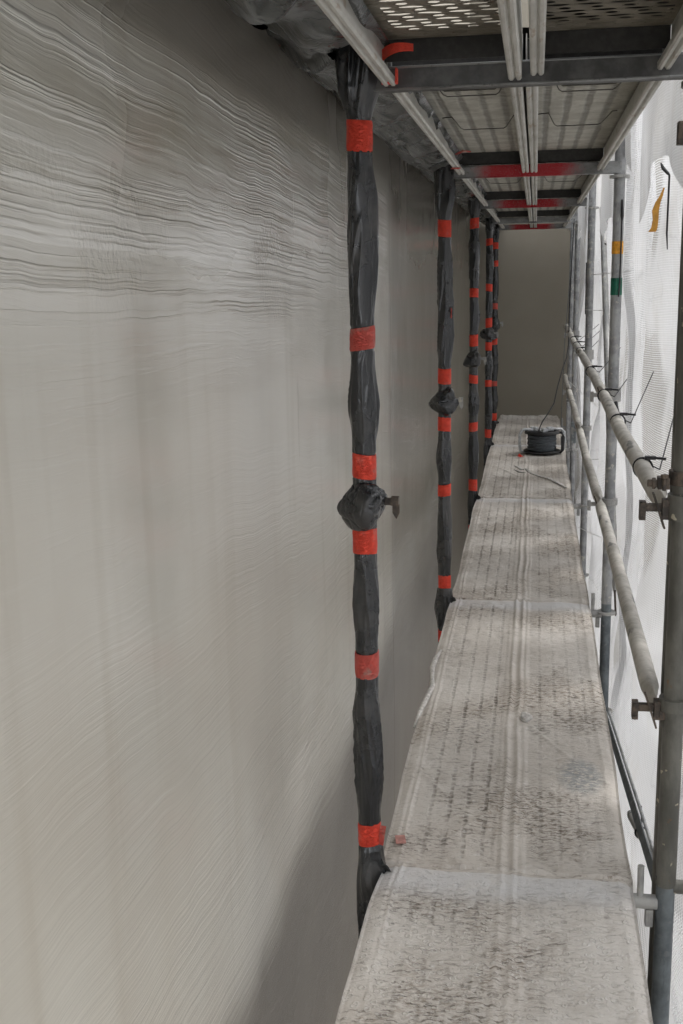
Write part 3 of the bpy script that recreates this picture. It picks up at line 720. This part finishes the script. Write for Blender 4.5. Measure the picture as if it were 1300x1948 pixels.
# ------------------------------------------------------------------ bare posts on the net side
BLAB = ['nearest bare post, olive brown above its joint and blue grey below', 'second bare grey post with orange sticker and green tape',
        'third bare galvanised post, ahead of the netting strips', 'fourth thin bare post beside the end of the guard rails', 'farthest bare post in front of the end wall corner']
for j in range(5):
    y = YS[j]; zb = -4.0
    r = thing('scaffold_post', (PX, y, zb), BLAB[j], 'scaffold post', 'bare posts along the netting')
    b = MB(); b.tube([(PX, y, 0.005), (PX, y, 2.6)], .0255 if j == 0 else .0242, 24); b.build('upper_tube', 'post' if j == 0 else 'galv', r, smooth='auto')
    b = MB(); b.tube([(PX, y, zb), (PX, y, .005)], .0240 if j == 0 else .0236, 24); b.build('lower_tube', 'galv_blue' if j < 2 else 'galv', r, smooth='auto')
    for kz in (1.0, .5, 0., 2.0, -.5, -1.0):
        if j == 0 and kz == 0.: continue
        b = MB()
        if kz in (1.0, .5): b.ring((PX, y, kz), .0245, .062 if kz == 1 else .03, .012)
        else: b.ring((PX, y, kz - .04), .0245, .012, .02)
        b.build('rosette', ('post' if j == 0 else 'dusty_tube'), r, smooth='auto')
    b = MB(); b.tube([(PX - .0262, y - .004, .024), (PX - .0250, y - .004, .024)], .006, 12); b.build('pin_hole', 'black', r) if j < 2 else None
    if j == 0:
        b = MB(); b.ring((PX, y, 1.072), .026, .034, .010); b.box(PX - .062, PX - .034, y - .022, y + .008, 1.045, 1.074); b.tube([(PX - .085, y - .008, 1.058), (PX - .055, y - .008, 1.058)], .0095, 10)
        b.build('swivel_coupler', 'rust', r, bevel=.0015)
        b = MB(); b.tube([(PX - .074, y - .008, 1.058), (PX - .066, y - .008, 1.058)], .014, 6); b.tube([(PX - .048, y - .03, 1.044), (PX - .048, y - .03, 1.082)], .005, 8); b.tube([(PX - .048, y - .03, 1.074), (PX - .048, y - .03, 1.083)], .0095, 6)
        b.build('coupler_nut', 'rust', r, bevel=.0008)
        b = MB(); b.ring((PX, y, 1.86), .026, .045, .012); b.box(PX - .05, PX - .02, y - .03, y, 1.83, 1.88); b.build('coupler', 'rust', r, bevel=.002)
# second tube fixed right behind the nearest post, and the diagonal brace further on
b = MB(); b.tube([(PX + .002, .13, -.9), (PX + .008, .13, 1.0), (PX + .012, .13, 2.6)], .0242, 20)
o = b.build('brace_tube', 'post', smooth='auto'); tag(o, 'dark brown tube close behind the nearest bare post', 'scaffold tube')
r = thing('diagonal_brace', (PX + .062, L, -.02), 'slim diagonal brace crossing outside the second bare post, ending in a flat tip', 'scaffold tube')
A, B = Vector((PX + .045, L + .03, -.03)), Vector((PX + .06, 2 * L - .05, 2.03))
D = (B - A)
b = MB(); b.tube([A + D * .03, A + D * .05, A + D * .5, A + D * .96], [(.02, .006), .019, .019, .019], 16); b.build('brace_body', 'dusty_tube', r, smooth='auto')
b = MB(); b.tube([A - D * .01, A + D * .035], [(.016, .005), (.02, .005)], 10); b.build('flat_tip', 'rust', r, smooth='auto')

# ------------------------------------------------------------------ guard rails
RX = .724
RL = [('upper', 1.008, 'top'), ('lower', .497, 'lower')]
for j in range(4):
    for nm, z, w_ in RL:
        y0, y1 = YS[j], YS[j + 1]
        lab = '%s dusty guard rail between the %s and %s bare posts' % (w_, ['first', 'second', 'third', 'fourth'][j], ['second', 'third', 'fourth', 'farthest'][j])
        r = thing('guard_rail', (RX, y0, z), lab, 'guard rail', 'dusty guard rails on the netting side')
        jit = .006 * math.sin(j * 3 + z * 5)
        e = [(RX + .006, y0 + .020, z - .018), (RX + .004, y0 + .055, z - .012), (RX, y0 + .12, z), (RX, y0 + .16, z), (RX + jit, (y0 + y1) / 2, z - .006), (RX, y1 - .16, z), (RX, y1 - .12, z), (RX + .004, y1 - .055, z - .004), (RX + .006, y1 - .02, z - .006)]
        rr = [(.030, .005), (.030, .007), (.025, .0235), .0242, .0242, .0242, (.025, .0235), (.029, .007), (.029, .005)]
        b = MB(); b.tube(e, rr, 24); b.build('rail_tube', 'rail', r, smooth='auto')
        for ye in ([y0] if j < 4 else []):
            m_ = 'rust' if j == 0 else 'dusty_tube'
            b = MB(); zz = z - .018
            b.box(PX - .090, PX - .022, ye - .006, ye + .012, zz - .002, zz + .016)
            b.box(PX - .101, PX - .086, ye - .010, ye + .014, zz - .023, zz + .023)
            b.box(PX - .048, PX - .020, ye - .014, ye + .016, zz - .020, zz + .028)
            b.tube([(PX - .082, ye - .0062, zz + .007), (PX - .082, ye - .0075, zz + .007)], .004, 10)
            b.tube([(PX - .094, ye - .012, zz + .016), (PX - .094, ye - .016, zz + .016)], .006, 6); b.tube([(PX - .094, ye - .012, zz - .016), (PX - .094, ye - .016, zz - .016)], .006, 6)
            b.box(PX - .034, PX - .026, ye - .0165, ye + .018, zz - .012, zz + .020)
            b.build('wedge_head', m_, r, bevel=.003)
            b = MB(); b.box(PX - .058, PX - .053, ye - .016, ye + .016, zz - .045, zz + .045, Matrix.Rotation(-.32, 3, 'Y')); b.build('wedge', 'rust', r, bevel=.0015)

# ------------------------------------------------------------------ white netting
def netpanel(y0, y1, z0, z1, xb, amp, seed, label, grp, mat='net', ny=None, bottom=None, top=None, wl=.55, name='netting', drift=.0, pinch=None):
    ny = ny or int((y1 - y0) / .02); nz = int((z1 - z0) / .045)
    yy = np.linspace(y0, y1, ny); t = np.linspace(0, 1, nz)
    Y, T = np.meshgrid(yy, t, indexing='ij')
    lo = z0 + (bottom(Y) if bottom else 0); hi = z1 + (top(Y) if top else 0)
    Z = lo + (hi - lo) * T
    ph = Y / wl * 2 * math.pi + 1.6 * fbm(Y * .9, Z * .55, seed, 2) + drift * Z
    f = np.sin(ph); fold = np.sign(f) * np.abs(f) ** .75
    env = .55 + .45 * vn(Y * .8 + 3, Z * .7, seed + 5)
    u_ = np.clip((yy - y0) / (y1 - y0), 0, 1)[:, None] * np.ones_like(Y)
    if name == 'netting': xb = xb - .10 + .17 * np.sin(np.pi * u_) ** .55
    X = xb + amp * fold * env * (.35 + .65 * np.sin(np.pi * u_)) + .045 * fbm(Y * .9, Z * 1.1, seed + 7, 3) + .022 * (1 - np.abs(vn(Y * 3.1 + Z * 1.2, Z * 1.3 - Y * .8, seed + 9)) * 2)
    if name == 'netting': X = np.where(X < PX + .03, PX + .03 + (X - PX - .03) * .15, X)
    else: X = xb + (X - xb) * .4
    Ysh = Y + .35 * amp * np.cos(ph) * .8
    du = np.sqrt(np.gradient(X, axis=0) ** 2 + np.gradient(Ysh, axis=0) ** 2); U = np.cumsum(du, 0)
    uv = np.stack([U, Z + .012 * fbm(Y * 3, Z * 3, seed)], -1)
    o = grid(name, np.stack([X, Ysh, Z], -1), mat, uv=uv)
    return tag(o, label, 'netting', grp)
G = 'white netting hung outside the posts'
netpanel(-4.6, .05, -4.5, 3.6, 1.02, .07, 2, 'white netting beside the nearest post at the right edge of the photo', G)
netpanel(0.0, L + .03, -4.5, 3.0, .935, .085, 5, 'big creased white net between the first and second bare posts, holes showing near the rail', G, wl=.62, drift=.35)
netpanel(L - .02, 2 * L + .03, -4.5, 3.0, .93, .07, 9, 'white net strip between the second and third bare posts, crossed by thin cords', G, wl=.5)
netpanel(2 * L, 3 * L + .03, -4.5, 3.0, .93, .04, 13, 'white net between the third and fourth bare posts', G)
netpanel(3 * L, 9.6, -4.5, 3.0, .93, .04, 17, 'farthest white net reaching the brown end wall', G)
G2 = 'folded white net flaps under the deck overhead'
netpanel(-.9, .95, 1.72, 3.0, .95, .05, 21, 'pale folded net flap hanging at the top right corner by the black strap', G2, 'net_dense', wl=.4, name='net_flap', bottom=lambda y: .12 * np.abs(np.sin(y * 3.1 + .5)))
netpanel(.75, L - .1, 1.74, 3.0, .855, .03, 25, 'broad folded net flap left of the ochre tape strip', G2, 'net_dense', wl=.5, name='net_flap', bottom=lambda y: .22 * np.abs(np.sin(y * 1.9 + 1.5)) ** 1.5)
netpanel(L - .30, 2 * L - .3, 1.72, 2.6, .800, .05, 29, 'net flap hanging past the end of the second cross beam', G2, 'net_dense', wl=.5, name='net_flap', bottom=lambda y: .22 * np.exp(-((y - L) / .35) ** 2) + .12 * np.abs(np.sin(y * 2.1)))
netpanel(2 * L - .25, 3 * L - .5, 1.70, 2.6, .742, .04, 33, 'small net flap hanging past the end of the third cross beam', G2, 'net_dense', wl=.6, name='net_flap', bottom=lambda y: .16 * np.abs(np.sin(y * 1.7)))

# ------------------------------------------------------------------ ties, straps, tapes, cords
def tie(y, z, tail, label, x=RX):
    b = MB(); n = 20
    b.tube([(x + .0265 * math.cos(q), y + .012 * math.sin(q), z + .0265 * math.sin(q)) for q in [2 * math.pi * k / n for k in range(n + 1)]], .0032, 8, False)
    b.box(x + .004, x + .034, y - .008, y + .008, z + .024, z + .034); b.tube([(x + .03, y, z + .029), (x + .062, y - .01, z + .027)], .004, 8)
    b.tube([(x + .024, y, z + .006), (x + .046, y - .004, z - .004), tail], .0022, 6)
    tag(b.build('cable_tie', 'black', smooth='auto'), label, 'cable tie', 'black cable ties on the top guard rail')
TL = ['black tie nearest the wedge clamp, its tail reaching up to the net', 'black tie on the top rail short of the second bare post', 'black tie where the top rail meets the second bare post',
      'black tie on the top rail just past the second bare post', 'black tie near the third bare post clamp', 'black tie beyond the third bare post', 'farthest black tie on the top rail']
for i, (y, dy) in enumerate(((.517, .45), (1.53, .35), (2.43, .3), (3.70, .25), (5.3, .2), (5.96, .2), (6.7, .15))):
    tie(y, 1.006, (.87 + .01 * i, y + dy, 1.10 + (.06 if i < 2 else .02)), TL[i])
def strap(pts, r, label):
    b = MB(); b.tube(pts, r, 8); tag(b.build('strap', 'black', smooth='auto'), label, 'strap', 'black rubber straps holding the net')
strap([(.868, 1.78, 1.945), (.876, 1.77, 1.925), (.892, 1.75, 1.905), (.897, 1.75, 1.898), (.897, 1.76, 1.69), (.899, 1.74, 1.63)], [.003, .007, .006, .0038, .0038, .002], 'long black strap hanging in front of the ochre tape')
strap([(.782, L - .035, 1.86), (.784, L - .035, 1.79), (.784, L - .035, 1.77), (.783, L - .035, 1.50), (.780, L - .03, 1.44)], [.004, .007, .0035, .0035, .003], 'black strap in front of the second bare post')
strap([(.838, 2 * L - .45, 1.72), (.836, 2 * L - .5, 1.5), (.845, 2 * L - .5, 1.28)], [.006, .005, .003], 'thin black strap ahead of the third bare post')
strap([(.822, 3 * L - .7, 1.62), (.822, 3 * L - .7, 1.2)], [.006, .004], 'short thin black strap beside the fourth bare post')
strap([(.782, L - .03, .97), (.800, L - .06, .88), (.812, L - .1, .80)], [.008, .008, .004], 'black strap end hanging below the clamp of the second bare post')
def ochre(pts, w_, name, mat, label, cat):
    b = MB(); n = len(pts); vs = []
    for i, (x, y, z) in enumerate(pts):
        ww = w_[i]; vs += [(x - ww, y, z), (x + ww, y, z), (x + ww, y + .0015, z), (x - ww, y + .0015, z)]
    fs = [(0, 3, 2, 1), (4 * n - 4, 4 * n - 3, 4 * n - 2, 4 * n - 1)]
    for i in range(n - 1):
        for a in range(4): fs.append((i * 4 + a, i * 4 + (a + 1) % 4, i * 4 + 4 + (a + 1) % 4, i * 4 + 4 + a))
    b.add(vs, fs); return tag(b.build(name, mat), label, cat)
ochre([(.895, 1.9, 1.865), (.886, 1.9, 1.835), (.874, 1.9, 1.81), (.866, 1.9, 1.78), (.868, 1.9, 1.745), (.864, 1.9, 1.715), (.856, 1.9, 1.700)], [.003, .006, .010, .013, .011, .012, .015], 'tape_strip', 'ochre', 'curled ochre tape strip stuck to the net at upper right', 'tape')
def band(y, z, h_, name, mat, label, x=PX, r_=.0246):
    b = MB(); b.ring((x, y, z), r_, h_, .0012, 28); return tag(b.build(name, mat, smooth='auto'), label, 'tape')
band(L, 1.655, .055, 'tape_ring', 'yellow', 'torn orange sticker round the second bare post')
band(L, 1.485, .075, 'tape_ring', 'green', 'dark green tape round the second bare post, below the orange sticker')
def cord(p, q, label):
    b = MB(); a, c = Vector(p), Vector(q); b.tube([a, (a + c) / 2 + Vector((0, 0, -.003)), c], .0022, 6)
    tag(b.build('white_string', 'white'), label, 'cord', 'thin white cords tying the net')
cord((.765, 2 * L - .35, 1.53), (.90, L - .03, 1.56), 'white cord crossing the gap beside the orange sticker')
cord((.745, 2 * L - .03, 1.30), (.90, 2 * L - .2, 1.30), 'short white cord across the third bare post')
cord((.715, 3 * L, .585), (.90, 2 * L, .60), 'long white cord just above the lower rail clamp')
cord((.70, 3 * L - .02, .42), (.80, 3 * L - .1, .42), 'white cord low beside the cable reel')
cord((.70, 2 * L + .05, .28), (.86, 2 * L - .1, .30), 'white cord behind the lower rail near the third bare post')
cord((.72, 2 * L - .3, -.13), (.86, 2 * L - .6, -.13), 'white cord under the deck edge at the third bare post')
# thin line running down beside the farthest posts
b = MB(); b.tube([(.715, 7.5, 2.0), (.70, 7.5, 1.4), (.672, 7.5, .9), (.66, 7.5, .3), (.66, 7.5, .02)], .0025, 6)
tag(b.build('hanging_line', 'cable', smooth=True), 'thin grey line hanging down to the deck right of the reel', 'line')

# ------------------------------------------------------------------ orange tape on rails and ceiling sheeting
tp = thing('tape_strip', (.06, -.06, 2.0), 'red orange tape curling round the plank corner above the nearest wrapped post', 'tape')
b = MB(); P = np.zeros((16, 5, 3))
for i in range(16):
    for k in range(5):
        u = i / 15; a = math.pi * (1.05 - .62 * u)
        P[i, k] = (.118 + .062 * math.cos(a) * (1 + .35 * u), -.075 + .012 * math.sin(u * 6), 2.012 + .042 * math.sin(a) + (k - 2) * .0052 * (1 + .3 * math.sin(u * 4)))
grid('tape_curl', P, 'tape', tp)
b = MB(); b.box(.060, .096, -.064, -.034, 1.9835, 1.9875, Matrix.Rotation(.1, 3, 'Z')); b.box(.093, .0965, -.064, -.034, 1.984, 2.016); b.build('tape_fold', 'tape', tp, bevel=.001)
b = MB(); b.box(.058, .096, -1.07, -1.00, 1.980, 1.9845); b.box(.056, .059, -1.07, -1.00, 1.981, 2.03)
tag(b.build('tape_patch', 'tape', bevel=.001), 'orange tape patch on the plank rail at the top edge of the photo', 'tape')
b = MB(); b.box(.060, .094, L - .42, L - .38, 1.982, 1.9855, Matrix.Rotation(.3, 3, 'Z')); b.tube([(.09, L - .6, 2.02), (.12, L - .62, 2.03), (.15, L - .58, 2.03)], [.003, .006, .002], 6)
tag(b.build('tape_patch', 'tape_dusty', bevel=.001), 'small orange tape bits on the plank rail short of the second wrapped post', 'tape')
b = MB(); b.box(.285, .325, 6.86, 6.90, .012, .016, Matrix.Rotation(.5, 3, 'Z')); b.box(.29, .315, 6.855, 6.90, .014, .028, Matrix.Rotation(.7, 3, 'Y'))
tag(b.build('tape_scrap', 'tape'), 'tiny crumpled orange tape scrap lying on the deck left of the reel', 'tape')
b = MB(); b.box(.052, .080, .12, .165, .004, .006, Matrix.Rotation(.2, 3, 'Z'))
tag(b.build('tape_scrap', 'faded'), 'faded orange tape scrap on the deck edge at the foot of the nearest wrapped post', 'tape')

def sheeting(y0, y1, seed, label):
    ny = int((y1 - y0) / .012); nx = 46
    Y, T = np.meshgrid(np.linspace(y0, y1, ny), np.linspace(0, 1, nx), indexing='ij')
    edge = WX - .006 + Y * 0
    X = edge + (.085 - edge) * T
    sag = .035 * np.sin(T * math.pi) * (1 + .6 * fbm(Y * 1.5, T, seed))
    zw = 2.192 + .010 * fbm(Y * 2.2, Y * 0 + 3, seed)
    zb = zw + (2.064 - zw) * T ** .8
    f1 = 1 - np.abs(fbm(Y * 3.2 + T * 2.4, T * 1.4 + Y * .6, seed + 5, 2)) * 1.6
    f2 = 1 - np.abs(vn(Y * 9 - T * 3, T * 3 + Y, seed + 8)) * 2
    Z = zb - sag - (.045 * np.clip(f1, -.2, 1) + .010 * np.clip(f2, 0, 1)) * np.sin(T * math.pi) ** .5 - .012 * np.exp(-(T / .05) ** 2) * fbm(Y * 14, T * 0, seed + 4)
    o = grid('plastic_sheeting', np.stack([X, Y, Z], -1), 'film2')
    return tag(o, label, 'plastic sheeting', 'dark sheeting between wall and deck overhead')
sheeting(-2.6, .5, 4, 'crumpled dark sheeting between the wall and the nearest overhead plank')
sheeting(-.02, L, 8, 'dark sheeting along the wall between the first and second wrapped posts')
sheeting(L - .25, 2 * L, 12, 'dark sheeting along the wall between the second and third wrapped posts')
sheeting(2 * L - .25, 9.6, 16, 'farthest dark sheeting between the wall and the overhead planks')
for i, (y, ln, z) in enumerate(((.40, .16, 2.168), (2.15, .12, 2.168), (2.62, .10, 2.160))):
    b = MB(); b.box(WX + .006, WX + .0085, y, y + ln, z, z + .016, Matrix.Rotation(.06, 3, 'X')); b.box(WX + .007, WX + .030, y + .02, y + ln, z + .014, z + .017, Matrix.Rotation(.5, 3, 'Y'))
    tag(b.build('tape_patch', 'tape_dusty'), 'faded orange tape holding the dark sheeting to the wall, ' + ['nearer than the first wrapped post', 'short of the second wrapped post', 'just past the second wrapped post'][i], 'tape')

# ------------------------------------------------------------------ cable reel
cx, cy = .488, 7.12
rl = thing('cable_reel', (cx, cy, .008), 'black cable reel with grey cable and tubular frame lying on the deck', 'cable reel')
def disc(z0, z1, r_, n=40):
    b = MB(); b.tube([(cx, cy, z0), (cx, cy, z1)], r_, n); return b
disc(.016, .034, .158).build('flange', 'black', rl, smooth='auto', bevel=.004)
b = disc(.178, .192, .150); b.ring((cx, cy, .196), .120, .012, .026, 40); b.build('flange', 'black', rl, smooth='auto', bevel=.003)
b = MB()
for k in range(9):
    for q in range(1):
        zc = .044 + k * .0145; rr = .117 + .004 * math.sin(k * 2.3)
        b.tube([(cx + rr * math.cos(a), cy + rr * math.sin(a), zc) for a in [2 * math.pi * t / 40 for t in range(41)]], .0078, 8, False)
b.build('wound_cable', 'cable', rl, smooth=True)
disc(.03, .17, .108).build('drum', 'black', rl, smooth='auto')
b = MB(); b.tube([(cx, cy, .18), (cx, cy, .196)], .055, 24); b.build('hub', 'black', rl, smooth='auto', bevel=.002)
for a in (2.7, .45, -1.3):
    x_, y_ = cx + .075 * math.cos(a), cy + .07 * math.sin(a)
    b = MB(); b.box(x_ - .032, x_ + .032, y_ - .022, y_ + .022, .196, .232, Matrix.Rotation(a, 3, 'Z')); b.build('socket_lid', 'socket', rl, bevel=.008)
b = MB(); b.tube([(cx, cy, .01), (cx - .17, cy, .014), (cx - .185, cy - .01, .03), (cx - .192, cy - .02, .10), (cx - .190, cy - .01, .17), (cx - .175, cy, .20), (cx - .15, cy + .01, .212), (cx, cy + .03, .20)], .0125, 10)
b.tube([(cx, cy + .09, .014), (cx + .175, cy + .09, .014), (cx + .19, cy + .08, .03), (cx + .194, cy + .08, .10), (cx + .19, cy + .09, .18), (cx + .165, cy + .09, .205), (cx, cy + .06, .205)], .0125, 10)
b.build('frame', 'socket', rl, smooth=True)
b = MB(); b.tube([(cx, cy, .012), (cx + .165, cy - .02, .016), (cx + .182, cy - .03, .04), (cx + .186, cy - .03, .15), (cx + .17, cy, .185), (cx, cy + .02, .19)], .011, 10)
b.box(cx + .165, cx + .187, cy - .05, cy + .05, .03, .15); b.build('handle', 'black', rl, smooth='auto', bevel=.003)
b = MB(); b.tube([(cx - .03, cy + .0, .19), (cx - .02, cy + .02, .225), (cx + .0, cy + .05, .27), (cx + .05, cy + .10, .34), (cx + .10, cy + .16, .42), (cx + .13, cy + .25, .56), (cx + .17, cy + .33, .70), (cx + .205, cy + .40, .80), (cx + .222, cy + .45, .92), (cx + .224, cy + .5, 1.3), (.735, 7.62, 2.0)], .005, 8)
tag(b.build('power_cable', 'black', smooth=True), 'dark cable rising from the reel and up along the fourth bare post', 'cable')
# small plug box hanging behind the fourth post
b = MB(); b.box(.700, .718, 7.35, 7.40, .08, .42); tag(b.build('toe_board_bracket', 'galv', bevel=.003), 'flat grey upright bracket at the deck edge behind the reel', 'bracket')
b = MB(); b.box(.718, .760, 6.6, 6.66, .17, .34); tag(b.build('junction_box', 'galv_blue', bevel=.004), 'dark grey box fixed beside the lower rail near the reel', 'box')

# ------------------------------------------------------------------ lower level seen past the deck edge, lower right
r = thing('guard_rail', (.86, 1.4, -.70), 'lower level rail with black end and tie, seen past the deck edge at lower right', 'guard rail')
A = Vector((.855, 1.86, -.728)); B = Vector((.855, .25, -.214)); D = B - A
b = MB(); b.tube([A, A + D * .04, A + D], [(.014, .016), .021, .021], 16); b.build('rail_tube', 'dusty_tube', r, smooth='auto')
b = MB(); b.tube([A - D * .02, A + D * .06], [(.008, .010), (.0222, .0222)], 14); b.build('end_cap', 'black', r, smooth='auto')
b = MB(); P0 = A + D * .28
b.tube([(P0.x + .024 * math.cos(q), P0.y, P0.z + .024 * math.sin(q)) for q in [2 * math.pi * k / 16 for k in range(17)]], .004, 6, False); b.tube([P0 + Vector((0, 0, .024)), P0 + Vector((.0, .05, .09))], .003, 6)
b.build('tie', 'black', r, smooth=True)
r = thing('diagonal_brace', (.79, .0, -.10), 'grey sloping steel channel dropping away below the right deck edge', 'scaffold beam')
b = MB(); b.tube([(.775, .03, -.085), (.775, 2.5, -.53)], [(.026, .012)] * 2, 4); b.build('channel', 'galv_blue', r)
b = MB(); b.tube([(.790, .03, -.065), (.790, 2.5, -.51)], .006, 8); b.build('flange_edge', 'galv', r, smooth=True)
r = thing('side_platform', (.98, -.3, -.62), 'narrow grey side platform outside the nearest post at the lower right corner', 'platform')
b = MB(); b.box(.86, 1.16, -2.8, .35, -.72, -.66); b.build('plank_body', 'galv_blue', r, bevel=.006)
b = MB(); b.tube([(PX, .0, -.0), (1.15, .02, -.01)], .018, 14); b.build('bracket_tube', 'post', r, smooth='auto')

# ------------------------------------------------------------------ unseen decks added below to block light, and the houses across the street
for k, z in enumerate((-2.0, -4.0)):
    for j in range(-1, 4):
        y0 = -2.9 if j < 0 else YS[j]
        r = thing('added_lower_deck', (.36, y0, z), 'unseen dusty %s deck added below to block light, bay %s' % (('upper', 'lower')[k], ['nearest', 'first beyond the nearest post', 'second', 'third', 'last'][j + 1]), 'scaffold deck', 'unseen decks added below to block light')
        b = MB(); b.box(.02, .70, y0 + .02, YS[j + 1] - .02, z - .07, z); b.build('deck_body', 'cover', r, bevel=.01)
h = thing('house', (18, 6, -7), 'dull grey house across the street, dimly seen through the net holes', 'house')
b = MB(); b.box(14, 22, -25, 40, -7, 5); b.build('wall', 'facade', h)
for q in range(12):
    for z in (-5.4, -2.2, 1.0):
        y = -22 + q * 5
        b = MB(); b.box(13.95, 14.02, y, y + 1.4, z, z + 1.9); f = b.build('window', 'white', h)
        b = MB(); b.box(13.93, 13.96, y + .08, y + 1.32, z + .08, z + 1.82); o = b.build('pane', 'pane', h)
        o.parent = f
b = MB(); b.prism([(13.6, 5), (22.4, 5), (18, 8.5)], -25.4, 40.4); b.build('roof', 'roof', h)
